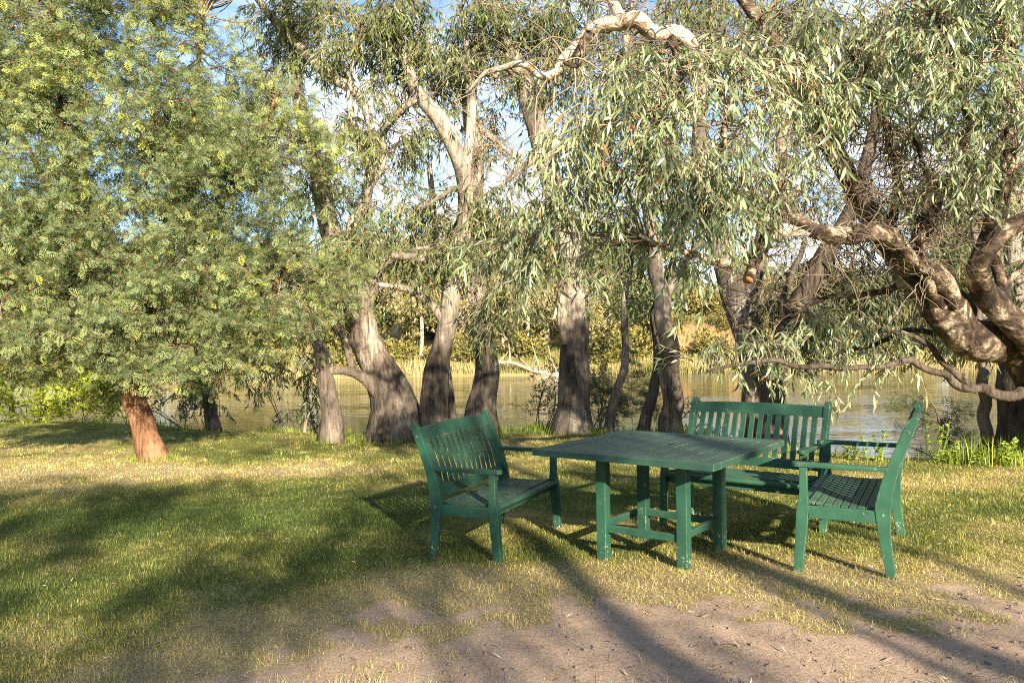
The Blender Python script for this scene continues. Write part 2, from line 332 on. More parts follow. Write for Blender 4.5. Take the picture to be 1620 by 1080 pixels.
def tube(g, pts, rad, nseg=10, mi=0, rough=.0, step=None, seed=0, cap=None, smooth=True, wob=0):
    rad = np.broadcast_to(rad, (len(pts),))
    if smooth: P, r = crs(pts, rad, step or max(.04, float(np.mean(rad))*.8))
    else: P, r = np.array(pts, float), np.array(rad, float)
    n = len(P)
    if wob and n > 5:
        qw = np.random.default_rng(seed+55); sl_ = np.concatenate([[0], np.cumsum(np.linalg.norm(np.diff(P, axis=0), axis=1))]); off = np.zeros_like(P)
        for k in range(4):
            fr = qw.uniform(1.2, 5.5)/max(.25, float(np.mean(r))*6); off += qw.normal(0, .42, 3)[None]*np.sin(fr*sl_+qw.uniform(0, 6.28))[:, None]
        P = P + off*(wob*r*np.minimum(1, sl_/.8))[:, None]
    T = np.gradient(P, axis=0); T /= np.linalg.norm(T, axis=1)[:, None]+1e-9
    up = np.array([1., 0, 0]) if abs(T[0][0]) < .8 else np.array([0, 1., 0])
    U = np.empty_like(P); u = up - T[0]*(up@T[0]); u /= np.linalg.norm(u)
    for i in range(n):
        u = u - T[i]*(u@T[i]); u /= np.linalg.norm(u)+1e-9; U[i] = u
    V = np.cross(T, U)
    a = np.linspace(0, 2*np.pi, nseg, endpoint=False)
    rr = np.repeat(r[:, None], nseg, 1)
    if rough > 0:
        s = np.concatenate([[0], np.cumsum(np.linalg.norm(np.diff(P, axis=0), axis=1))])
        q = np.random.default_rng(seed+101)
        f = np.zeros_like(rr)
        for k in range(1, 6):
            ph, fr = q.uniform(0, 6.28, 2), q.uniform(.6, 3.0)
            f += q.normal(0, .5/k**.5)*np.sin(k*a[None]+ph[0]+s[:, None]*fr*.6)*np.cos(s[:, None]*fr+ph[1])
        rr = rr*(1+rough*f + rough*.35*q.normal(0, 1, rr.shape)*.5)
    ring = P[:, None, :] + rr[..., None]*(np.cos(a)[None, :, None]*U[:, None, :] + np.sin(a)[None, :, None]*V[:, None, :])
    v = ring.reshape(-1, 3); i = np.arange(n-1)[:, None]*nseg; j = np.arange(nseg)[None]; j2 = (j+1) % nseg
    q4 = np.stack([i+j, i+j2, i+nseg+j2, i+nseg+j], -1).reshape(-1, 4)
    v = np.vstack([v, P[-1]+T[-1]*r[-1]*(.25 if cap is None else .03)]); k = np.arange(nseg); e = (n-1)*nseg
    tri = np.stack([e+k, e+(k+1) % nseg, np.full(nseg, n*nseg)], -1)
    g.add(v, {4: q4}, mi)
    g.f[3].append(tri + (g.n-len(v))); g.m[3].append(np.full(nseg, mi if cap is None else cap, np.int32))
    return P, r
def rz_mats(n, tilt=.25, smin=.8, smax=1.2, q=rng):
    a = q.uniform(0, 2*np.pi, n); b = q.normal(0, tilt, n); c = q.normal(0, tilt, n); s = q.uniform(smin, smax, n)
    z = np.zeros(n); o = np.ones(n)
    A = np.stack([np.cos(a), -np.sin(a), z, np.sin(a), np.cos(a), z, z, z, o], -1).reshape(-1, 3, 3)
    B = np.stack([o, z, z, z, np.cos(b), -np.sin(b), z, np.sin(b), np.cos(b)], -1).reshape(-1, 3, 3)
    C = np.stack([np.cos(c), z, np.sin(c), z, o, z, -np.sin(c), z, np.cos(c)], -1).reshape(-1, 3, 3)
    return (A @ B @ C)*s[:, None, None]
# ---- leaves and sprays (templates: verts, faces, tint, face materials)
def tpl(g):
    f = {k: (np.concatenate(g.f[k]) if g.f[k] else np.zeros((0, k), int)) for k in (3, 4)}
    fm = {k: (np.concatenate(g.m[k]) if g.m[k] else np.zeros(0, int)) for k in (3, 4)}
    return np.concatenate(g.v), f, np.concatenate(g.t), fm
def unit(v): v = np.asarray(v, float); return v/(np.linalg.norm(v)+1e-9)
def leaf(g, p, d, L, W, q, fine, tint, mi=0):
    d = unit(d); s = unit(np.cross(d, q.normal(0, 1, 3))); nrm = np.cross(d, s)
    if fine:
        c = q.normal(0, .12)*L; k = nrm*q.normal(0, .06)*L
        pts = [p, p+d*L*.3+s*(W*.46+c*.5)+k*.5, p+d*L*.3+s*(-W*.46+c*.5)+k*.5, p+d*L*.66+s*(W*.36+c*.75)+k, p+d*L*.66+s*(-W*.36+c*.75)+k, p+d*L+s*c*.2]
        g.add(pts, {3: [[0, 2, 1], [3, 4, 5]], 4: [[1, 2, 4, 3]]}, mi, tint)
    else:
        g.add([p, p+d*L*.42+s*W*.5, p+d*L, p+d*L*.42-s*W*.5], {4: [[0, 1, 2, 3]]}, mi, tint)
def gum_spray(seed, fine, nleaf, L=.12, W=.02, size=.4, droop=1.0):
    q = np.random.default_rng(seed); g = Geo()
    for b in range(3):
        az = q.normal(0, .7); pts = [np.zeros(3)]; d = np.array([math.cos(az), math.sin(az), q.uniform(-.1, .5)])
        for k in range(5):
            d = unit(d + np.array([0, 0, -.42*droop]) + q.normal(0, .18, 3)); pts.append(pts[-1]+d*size/5*q.uniform(.7, 1.2))
        pts = np.array(pts)
        tube(g, pts, np.linspace(.0042, .0018, 6)*(1 if fine else 1.3), 3, 1, smooth=False)
        for k in range(nleaf//3):
            t = q.uniform(.12, 1)*5; i = min(4, int(t)); p = pts[i]+(pts[i+1]-pts[i])*(t-i)
            dd = np.array([q.normal(0, .62), q.normal(0, .62), -.85*droop]) + .45*unit(pts[i+1]-pts[i])
            leaf(g, p, dd, L*q.uniform(.65, 1.25), W*q.uniform(.7, 1.35), q, fine, np.clip(q.normal(.5, .2), 0, 1 if q.random() < .015 else .94), 0)
    return tpl(g)
def wattle_spray(seed, nf, flen=.11, npair=6, size=.34):
    q = np.random.default_rng(seed); g = Geo()
    pts = [np.zeros(3)]; d = unit([1, 0, .35])
    for k in range(5):
        d = unit(d+np.array([0, 0, -.12])+q.normal(0, .14, 3)); pts.append(pts[-1]+d*size/5)
    pts = np.array(pts); tube(g, pts, np.linspace(.0045, .002, 6), 3, 1, smooth=False)
    for k in range(nf):
        t = (k+.5)/nf*5; i = min(4, int(t)); p = pts[i]+(pts[i+1]-pts[i])*(t-i)
        ax = unit(pts[i+1]-pts[i]); side = unit(np.cross(ax, q.normal(0, 1, 3)))
        fd = unit(ax*.55+side+np.array([0, 0, -.15])); L = flen*q.uniform(.7, 1.2)
        s = unit(np.cross(fd, q.normal(0, .45, 3)+np.array([0, 0, 1]))); nn = np.cross(fd, s)
        tt = np.clip(q.normal(.42, .13) + .18*(t/5)**2, 0, 1)
        for m_ in range(npair):
            x = (m_+.7)/npair; pl = L*.40*math.sin(math.pi*(.18+.75*x))*q.uniform(.85, 1.15); b = p+fd*L*x-nn*L*.18*x*x
            for sg in (-1, 1):
                dd = unit(fd*.55+s*sg+nn*q.normal(0, .2)); w_ = fd*L*.055
                g.add([b-w_*.3, b+dd*pl*.5-w_, b+dd*pl, b+dd*pl*.5+w_], {4: [[0, 1, 2, 3]]}, 0, tt)
    return tpl(g)
def bush_spray(seed, n, L=.06, W=.035, size=.25, up=.3):
    q = np.random.default_rng(seed); g = Geo()
    for b in range(3):
        d = unit(q.normal(0, 1, 3)+np.array([0, 0, up*2])); pts = np.array([d*size*k/3+q.normal(0, .01, 3)*k for k in range(4)])
        tube(g, pts, np.linspace(.004, .0015, 4), 3, 1, smooth=False)
        for k in range(n//3):
            t = q.uniform(.1, 1)*3; i = min(2, int(t)); p = pts[i]+(pts[i+1]-pts[i])*(t-i)
            leaf(g, p, q.normal(0, .7, 3)+d*.5+np.array([0, 0, up*.3]), L*q.uniform(.6, 1.3), W*q.uniform(.7, 1.3), q, False, np.clip(q.normal(.5, .2), 0, 1), 0)
    return tpl(g)
GUM_NEAR = [gum_spray(100+k, True, int(24+2*k), .090+.0036*k, .0145+.0006*k, .34+.03*k, .75+.06*k) for k in range(9)]
GUM_MID = [gum_spray(200+k, False, 36, .135, .022, .55) for k in range(6)]
GUM_FAR = [gum_spray(300+k, False, 30, .42, .11, 1.5, .7) for k in range(5)]
WAT = [wattle_spray(400+k, 15) for k in range(6)]
BUSH = [bush_spray(500+k, 27) for k in range(5)]
BUSH_FAR = [bush_spray(520+k, 24, .30, .16, .9) for k in range(4)]
SMALL_DARK = [bush_spray(540+k, 30, .075, .017, .3, .1) for k in range(4)]

def blob_points(c, r, n, q, clumps=9, spread=.36, shell=.55):
    """points in clumps that sit in the outer part of an ellipsoid"""
    d = q.normal(0, 1, (clumps, 3)); d /= np.linalg.norm(d, axis=1)[:, None]
    cc = d*(q.uniform(shell, 1, clumps)[:, None])
    k = q.integers(0, clumps, n)
    p = cc[k] + q.normal(0, spread*.62, (n, 3))
    return np.asarray(c) + p*np.asarray(r), k
def crown(parent, blobs, sprays, mats, skel, seed, tint=(0, .1), tilt=.3, smin=.75, smax=1.25, link=.5, hi=0.0, zref=(0, 1), maxlink=1.8, twig=.006, clumps=9, spread=.36, name='crown', bmat=None, extra=None, emat=None):
    """blobs: (centre xyz, radii xyz, number of sprays)"""
    q = np.random.default_rng(seed); g = Geo(); br = Geo(); S = np.concatenate(skel) if skel else None
    for (c, r, n) in blobs:
        P, k = blob_points(c, r, n, q, clumps, spread)
        ct = q.normal(tint[0], tint[1], clumps)[k] + q.normal(0, .06, n) + hi*np.clip((P[:, 2]-zref[0])/(zref[1]-zref[0]), 0, 1)*q.random(n)
        which = q.integers(0, len(sprays), n)
        out = P-np.asarray(c); ang = np.arctan2(out[:, 1], out[:, 0]) + q.normal(0, .8, n)
        Ms = rz_mats(n, tilt, smin, smax, q)
        ca, sa = np.cos(ang), np.sin(ang); z = np.zeros(n); o = np.ones(n)
        Rz = np.stack([ca, -sa, z, sa, ca, z, z, z, o], -1).reshape(-1, 3, 3)
        q_ = q.normal(0, tilt, n); sc_ = q.uniform(smin, smax, n)
        Tx = np.stack([np.cos(q_), z, np.sin(q_), z, o, z, -np.sin(q_), z, np.cos(q_)], -1).reshape(-1, 3, 3)
        mm = (Rz @ Tx)*sc_[:, None, None]
        for t in range(len(sprays)):
            sel = which == t
            if sel.any(): g.inst(sprays[t], mm[sel], P[sel], ct[sel])
        if S is not None and link > 0:
            for i in np.nonzero(q.random(n) < link)[0]:
                dd = np.linalg.norm(S-P[i], axis=1) + q.uniform(0, .35, len(S)); j = int(np.argmin(dd))
                L = np.linalg.norm(S[j]-P[i])
                if L > maxlink or L < .05: continue
                a, b = S[j], P[i]; m1 = a+(b-a)*.35+q.normal(0, .10*L, 3)+np.array([0, 0, .06*L]); m2 = a+(b-a)*.7+q.normal(0, .09*L, 3)+np.array([0, 0, .05*L])
                tube(br, [a, m1, m2, b], [twig*1.7, twig*1.25, twig*.9, twig*.5], 4, 0, step=max(.06, L/9))
    for src, mi in ((br, 2), (extra, 3)):
        if src is None or not src.n: continue
        g.add(np.concatenate(src.v), {k_: np.concatenate(src.f[k_]) for k_ in (3, 4) if src.f[k_]}, mi)
    return g.build(name, mats + [bmat or M['twig'], emat or M['twig']], parent, origin=parent.location if parent else None)
def bare_twigs(g, S, n, L, q, mi=0, r=.006, droop=-.05, nseg=4, crook=.45):
    for k in range(n):
        p = S[q.integers(0, len(S))].copy(); d = unit(q.normal(0, 1, 3)+np.array([0, -.2, .1])); pts = [p]
        ll = L*q.uniform(.5, 1.3); m = 6
        for i in range(m):
            d = unit(d+q.normal(0, crook, 3)+np.array([0, 0, droop])); pts.append(pts[-1]+d*ll/m)
        tube(g, pts, np.linspace(r, r*.25, m+1)*q.uniform(.6, 1.4), nseg, mi, step=ll/14)
        for _ in range(2):
            i = q.integers(2, m); p2 = [pts[i]]; d2 = unit(d+q.normal(0, .8, 3))
            for i2 in range(4):
                d2 = unit(d2+q.normal(0, crook, 3)+np.array([0, 0, droop])); p2.append(p2[-1]+d2*ll*.12)
            tube(g, p2, np.linspace(r*.5, r*.15, 5), 3, mi, step=ll/14)
def limb_path(path):
    pts = [at(u, v, d) for (u, v, d, w_) in path]; rad = [w_*d/F*.5 for (u, v, d, w_) in path]
    return pts, rad
def B(u, v, d, ru, rv, n, rd=None):
    c = at(u, v, d); return (c, (ru*d/F, rd if rd else max(ru, rv)*d/F*.8, rv*d/F), n)
FEET = []
def make_tree(name, label, paths, bark, blobs=(), sprays=None, lmats=None, seed=0, group=None, cat='tree', rough=.09, nseg=14, twigs=None, flare=1.16, wob=.25, **kw):
    """paths[0] is the trunk (its first point goes into the ground); the rest are limbs"""
    pts, rad = limb_path(paths[0])
    base = pts[0].copy(); zg = gz(base[0], base[1]); FEET.append((base[0], base[1], rad[0]))
    root = empty(name, (base[0], base[1], zg)); tag(root, label, cat, group)
    pts[0] = np.array([base[0], base[1], zg+.03]); 
    pts = [pts[0]-np.array([0, 0, .35])] + [pts[0]] + pts[1:]; rad = [rad[0]*flare*1.12, rad[0]*flare] + rad[1:]
    g = Geo(); skel = []
    P, r = tube(g, pts, rad, nseg, 0, rough, seed=seed, wob=wob); skel.append(P)
    g.build('trunk', [bark], root, origin=root.location, smooth=True)
    for k, pth in enumerate(paths[1:]):
        lg = Geo(); capm = None
        if isinstance(pth, dict): capm = pth.get('cap'); lb = pth.get('bark', bark); pth = pth['p']
        else: lb = bark
        a, b = limb_path(pth); P, r = tube(lg, a, b, max(8, nseg-3), 0, rough, seed=seed+k+1, cap=1 if capm else None, wob=wob); skel.append(P)
        lg.build('limb', [lb] + ([capm] if capm else []), root, origin=root.location, smooth=True)
    if twigs:
        tg = Geo(); q = np.random.default_rng(seed+900)
        S = np.concatenate(skel); S = S[S[:, 2] > twigs.get('zmin', 1.5)]
        bare_twigs(tg, S, twigs['n'], twigs['L'], q, 0, twigs.get('r', .006), twigs.get('droop', -.05))
        if 'near' in twigs:
            for (u, v, d, rr, n) in twigs['near']:
                S2 = S[np.linalg.norm(S-at(u, v, d), axis=1) < rr]
                if len(S2): bare_twigs(tg, S2, n, twigs['L']*.8, q, 0, twigs.get('r', .006)*.85, twigs.get('droop', -.05))
    if blobs: crown(root, blobs, sprays, lmats, skel, seed+50, extra=tg if twigs else None, emat=twigs.get('mat') if twigs else None, **kw)
    return root, skel

# ------------------------------------------------------------------ ground, water
def axis(edges):
    out = []
    for a, b, s in edges: out += list(np.arange(a, b, s))
    return np.array(out + [edges[-1][1]])
gx = axis([(-1500, -200, 100), (-200, -40, 8), (-40, -12, 1.0), (-12, -6, .25), (-6, 6, .06), (6, 12, .25), (12, 40, 1.0), (40, 200, 8), (200, 1500, 100)])
gy = axis([(-300, -40, 20), (-40, 0, 1.5), (0, 3, .3), (3, 8, .06), (8, 24, .14), (24, 56, 1.5), (56, 75, .4), (75, 110, 1.2), (110, 300, 10), (300, 2000, 100)])
XX, YY = np.meshgrid(gx, gy); ZZ = ground(XX, YY)
g = Geo(); nx, ny = len(gx), len(gy)
ii, jj = np.meshgrid(np.arange(nx-1), np.arange(ny-1)); a = (jj*nx+ii).ravel()
g.add(np.stack([XX, YY, ZZ], -1).reshape(-1, 3), {4: np.stack([a, a+1, a+nx+1, a+nx], -1)})
go = g.build('ground', [M['ground']], smooth=True); go['kind'] = 'structure'
fx, fy = XX.ravel(), YY.ravel()
def setattr_(o, nm, v): a_ = o.data.attributes.new(nm, 'FLOAT', 'POINT'); a_.data.foreach_set('value', v.astype(np.float32))
fd_ = fy-60.5
setattr_(go, 'dirt', np.where((fy > 2.0) & (fy < 8), dirt_mask(fx, fy), 0) + sstep(.3, 1.5, fy-ylip(fx))*(fd_ < -3))
setattr_(go, 'dry', np.where(fd_ > -3, .55+.5*fbm(fx, fy, 6, 91), dry_mask(fx, fy)))
setattr_(go, 'cliff', np.exp(-((fx-17)/7)**2)*sstep(7, 9, fd_)*(1-sstep(12.5, 15, fd_)))
g = Geo(); g.add([[-400, 4, WATER], [400, 4, WATER], [400, 75, WATER], [-400, 75, WATER]], {4: [[0, 1, 2, 3]]})
wo = g.build('river_water', [M['water']]); wo['kind'] = 'structure'

# ------------------------------------------------------------------ grass
def in_view(x, y, m=.25): return np.abs(x) < (y*.66 + m)
def blades(x, y, h, wd, lean, tint, two=True, q=rng):
    n = len(x); z = ground(x, y); a = q.uniform(0, 2*np.pi, n); b = a + q.normal(1.57, .5, n)
    lx, ly = np.cos(a)*lean, np.sin(a)*lean; sx, sy = np.cos(b)*wd*.5, np.sin(b)*wd*.5
    base = np.stack([x, y, z-.004], -1); S = np.stack([sx, sy, 0*sx], -1)
    hz = np.sqrt(np.clip(1-lean**2, .04, 1))
    mid = base + np.stack([lx*.35*h, ly*.35*h, h*.58*hz], -1); tip = base + np.stack([lx*h, ly*h, h*hz], -1)
    if two:
        v = np.stack([base-S, base+S, mid+S*.75, mid-S*.75, tip], 1).reshape(-1, 3); o = np.arange(n)*5
        return v, {4: np.stack([o, o+1, o+2, o+3], -1), 3: np.stack([o+3, o+2, o+4], -1)}, np.repeat(tint, 5)
    v = np.stack([base-S, base+S, tip], 1).reshape(-1, 3); o = np.arange(n)*3
    return v, {3: np.stack([o, o+1, o+2], -1)}, np.repeat(tint, 3)
def clump_xy(n, x0, x1, y0, y1, sd, per):
    m = max(1, n//per); cx, cy = rng.uniform(x0, x1, m), rng.uniform(y0, y1, m); k = rng.integers(0, m, n)
    return cx[k]+rng.normal(0, sd, n), cy[k]+rng.normal(0, sd, n), rng.normal(0, .12, m)[k]
g = Geo()
for (y0, y1, n, hh, ww, two) in [(3.2, 5.2, 150000, .042, .0026, True), (5.2, 8.2, 190000, .042, .0034, True), (8.2, 12.5, 130000, .046, .0062, False), (12.5, 21, 110000, .05, .011, False)]:
    xm = y1*.66+.3
    x, y, ct = clump_xy(n, -xm, xm, y0, y1, .03 if y0 < 8 else .06, 9)
    dm, dr = dirt_mask(x, y), dry_mask(x, y)
    keep = in_view(x, y) & (rng.random(n) > np.clip(dm*1.12, 0, .965)) & (rng.random(n) > .35*dr*(y < 6)) & (y < ylip(x)+.25)
    x, y, ct, dm, dr = x[keep], y[keep], ct[keep], dm[keep], dr[keep]; n = len(x)
    ti = np.clip(dr*.86 + ct + rng.normal(0, .13, n) - .02, 0, 1)
    h = hh*.74*rng.uniform(.45, 1.35, n)*(1.05-.35*dr-.3*dm)*(.6+.8*fbm(x, y, .7, 66)); lean = np.clip(rng.normal(.55+.2*dr, .2, n), .1, .96)
    g.add(*blades(x, y, h, ww*rng.uniform(.7, 1.3, n), lean, ti, two)[:2], 0, None)
    g.t[-1] = np.repeat(ti, 5 if two else 3)
q = np.random.default_rng(91)
for (y0, y1, nc, hh, ww) in [(3.2, 6, 420, .062, .0028), (6, 9.5, 520, .065, .0042), (9.5, 14, 380, .075, .008)]:
    yc = q.uniform(y0, y1, nc); xc = q.uniform(-1, 1, nc)*(yc*.66+.2); dc = dirt_mask(xc, yc); kp = (q.random(nc) > dc*.86) & (yc < ylip(xc)); xc, yc = xc[kp], yc[kp]; nb = 26
    x = np.repeat(xc, nb)+q.normal(0, .022+.002*yc.mean(), len(xc)*nb); y = np.repeat(yc, nb)+q.normal(0, .022+.002*yc.mean(), len(xc)*nb)
    ti = np.clip(np.repeat(np.clip(dry_mask(xc, yc)*.7+q.normal(-.03, .18, len(xc)), 0, .72), nb)+q.normal(0, .12, len(x)), 0, 1)
    h = hh*.8*np.repeat(q.uniform(.5, 1.2, len(xc)), nb)*q.uniform(.5, 1.2, len(x))
    g.add(*blades(x, y, h, ww*q.uniform(.7, 1.3, len(x)), np.clip(q.normal(.5, .2, len(x)), .05, .95), ti, True, q)[:2], 0, None); g.t[-1] = np.repeat(ti, 5)
go = g.build('lawn_grass', [M['grass']]); go['kind'] = 'stuff'; 
# straw lying about
g = Geo(); n = 42000
x, y, ct = clump_xy(n, -3.4, 3.6, 3.1, 6.2, .05, 8)
pr = np.clip(dry_mask(x, y)*1.1-.25, 0, 1)*(1-.80*dirt_mask(x, y)); keep = in_view(x, y) & (rng.random(n) < pr)
x, y = x[keep], y[keep]; n = len(x); a_ = rng.uniform(0, 6.28, n); L = rng.uniform(.02, .085, n); wv = rng.uniform(.0012, .0026, n); z = ground(x, y)+rng.uniform(.002, .018, n)
dx, dy = np.cos(a_)*L*.5, np.sin(a_)*L*.5; px, py = -np.sin(a_)*wv*.5, np.cos(a_)*wv*.5; dz = rng.normal(0, .12, n)*L
v = np.stack([np.stack([x-dx-px, y-dy-py, z], -1), np.stack([x+dx-px, y+dy-py, z+np.abs(dz)], -1), np.stack([x+dx+px, y+dy+py, z+np.abs(dz)], -1), np.stack([x-dx+px, y-dy+py, z], -1)], 1).reshape(-1, 3)
o_ = np.arange(n)*4; g.add(v, {4: np.stack([o_, o_+1, o_+2, o_+3], -1)}, 0, None); g.t[-1] = np.repeat(np.clip(rng.normal(.82, .14, n), .3, 1), 4)
so_ = g.build('dry_straw', [M['grass']]); so_['kind'] = 'stuff'
# fallen gum leaves and bark bits
g = Geo(); q = np.random.default_rng(77)
for k in range(900):
    y = 3.2+7*q.random()**1.7; x = q.uniform(-1, 1)*y*.64; z = gz(x, y)+.006+q.random()*.012
    a_ = q.uniform(0, 6.28); d = np.array([math.cos(a_), math.sin(a_), q.normal(0, .15)]); L = q.uniform(.02, .062)
    s = unit(np.cross(d, [0, 0, 1])+q.normal(0, .25, 3)); W_ = L*q.uniform(.12, .24); p = np.array([x, y, z])
    g.add([p, p+d*L*.4+s*W_*.5, p+d*L+np.array([0, 0, .006]), p+d*L*.4-s*W_*.5], {4: [[0, 1, 2, 3]]}, 0, q.random())
lo = g.build('leaf_litter', [M['litter']]); lo['kind'] = 'stuff'
g = Geo()
for k in range(2200):
    y = 3.15+2.3*q.random(); x = q.uniform(-.8, 2.9)
    if dirt_mask(np.array([x]), np.array([y]))[0] < .35: continue
    r = .0022+.013*q.random()**5; c = np.array([x, y, gz(x, y)+r*.3])
    d6 = np.array([[1, 0, 0], [-1, 0, 0], [0, 1, 0], [0, -1, 0], [0, 0, .7], [0, 0, -.7]])*q.uniform(.6, 1.3, (6, 1))*r
    a_ = q.uniform(0, 6.28); rm = np.array([[math.cos(a_), -math.sin(a_), 0], [math.sin(a_), math.cos(a_), 0], [0, 0, 1]])
    g.add(c+d6@rm.T, {3: [[0, 2, 4], [2, 1, 4], [1, 3, 4], [3, 0, 4], [2, 0, 5], [1, 2, 5], [3, 1, 5], [0, 3, 5]]})
po = g.build('pebbles', [M['stone']], smooth=True); po['kind'] = 'stuff'
# long green grass along the bank edge
g = Geo(); n = 26000
x = rng.uniform(-13, 8, n); off = rng.normal(.0, .22, n); y = ylip(x)+.05+off
pr = np.clip(1.6*(vnoise(x, y, 1.1, 71)-.42), .02, 1)*np.where(x > 2.9, 2.2, np.where((x > .2), 1.5, .35))
keep = (rng.random(n) < pr) & in_view(x, y, 1)
x, y = x[keep], y[keep]; n = len(x); ti = np.clip(rng.normal(.55, .2, n), 0, 1)
h = rng.uniform(.08, .27, n)*np.where(x > 2.9, 1.15, 1.0)*(.4+1.0*vnoise(x, y, .6, 73))
g.add(*blades(x, y, h, rng.uniform(.007, .013, n), np.clip(rng.normal(.4, .2, n), .05, .9), ti, True)[:2], 0, None); g.t[-1] = np.repeat(ti, 5)
bo = g.build('bank_grass', [M['tuft']]); bo['kind'] = 'stuff'
# far bank reeds and dry grass
g = Geo(); n = 60000
x = rng.uniform(-62, 62, n); f = rng.uniform(0, 1, n)**1.6*16; y = 60.6+f
ti = np.clip(.58-.03*f+1.5*(fbm(x, y, 4, 81)-.5)+rng.normal(0, .15, n), 0, 1)
h = np.where(f < 2.5, .75, .5)*rng.uniform(.4, 1.2, n)*(.3+1.4*vnoise(x, y, 3.5, 83)**1.5)
g.add(*blades(x, y, h, rng.uniform(.05, .13, n), np.clip(rng.normal(.3, .15, n), 0, .8), ti, False)[:2], 0, None); g.t[-1] = np.repeat(ti, 3)
ro = g.build('far_bank_reeds', [M['reed']]); ro['kind'] = 'stuff'

# ------------------------------------------------------------------ furniture
class MB:
    def __init__(s): s.v = []; s.f = []
    def hexa(s, c8, quads=((0, 3, 2, 1), (4, 5, 6, 7), (0, 1, 5, 4), (1, 2, 6, 5), (2, 3, 7, 6), (3, 0, 4, 7))):
        n = len(s.v); s.v += [tuple(p) for p in c8]; s.f += [tuple(n+i for i in q_) for q_ in quads]
    def box(s, x0, x1, y0, y1, z0, z1):
        s.hexa([(x0, y0, z0), (x1, y0, z0), (x1, y1, z0), (x0, y1, z0), (x0, y0, z1), (x1, y0, z1), (x1, y1, z1), (x0, y1, z1)])
    def extrude_x(s, prof, x0, x1):
        """closed outline in y,z pushed along x"""
        n = len(s.v); k = len(prof); s.v += [(x0, y, z) for y, z in prof] + [(x1, y, z) for y, z in prof]
        s.f += [tuple(n+i for i in range(k))[::-1], tuple(n+k+i for i in range(k))] + [(n+i, n+(i+1) % k, n+k+(i+1) % k, n+k+i) for i in range(k)]
    def extrude_z(s, prof, z0, z1):
        n = len(s.v); k = len(prof); s.v += [(x, y, z0) for x, y in prof] + [(x, y, z1) for x, y in prof]
        s.f += [tuple(n+i for i in range(k))[::-1], tuple(n+k+i for i in range(k))] + [(n+i, n+(i+1) % k, n+k+(i+1) % k, n+k+i) for i in range(k)]
    def sweep(s, pts, half):
        """rectangular bar through points; half = (half width along x, half thickness across) per point, in the y,z plane"""
        n0 = len(s.v); pts = np.array(pts, float); T = np.gradient(pts, axis=0)
        for p, t, (hx, ht) in zip(pts, T, half):
            nrm = unit([0, -t[2], t[1]]) if abs(t[1])+abs(t[2]) > 1e-6 else np.array([0, 1, 0])
            for sx_, sn in ((-1, -1), (1, -1), (1, 1), (-1, 1)): s.v.append((p[0]+sx_*hx, p[1]+nrm[1]*sn*ht, p[2]+nrm[2]*sn*ht))
        k = len(pts)
        s.f.append((n0, n0+3, n0+2, n0+1)); e = n0+4*(k-1); s.f.append((e, e+1, e+2, e+3))
        for i in range(k-1):
            a_ = n0+4*i
            for j in range(4): s.f.append((a_+j, a_+(j+1) % 4, a_+4+(j+1) % 4, a_+4+j))
    def build(s, name, m, parent, bev=.004, seg=2):
        me = bpy.data.meshes.new(name); me.from_pydata(s.v, [], s.f); me.materials.append(m); me.update()
        o = bpy.data.objects.new(name, me); COL.objects.link(o); o.parent = parent
        import bmesh
        bm = bmesh.new(); bm.from_mesh(me); bmesh.ops.recalc_face_normals(bm, faces=bm.faces); bm.to_mesh(me); bm.free()
        if bev:
            b = o.modifiers.new('bevel', 'BEVEL'); b.width = bev; b.segments = seg; b.limit_method = 'ANGLE'; b.angle_limit = R(28)
        return o
def screw(mb, x, y, z, sx):
    a = [(y+math.cos(t)*.008, z+math.sin(t)*.008) for t in np.linspace(0, 6.283, 11)[:-1]]; mb.extrude_x(a, x, x+sx*.0035)
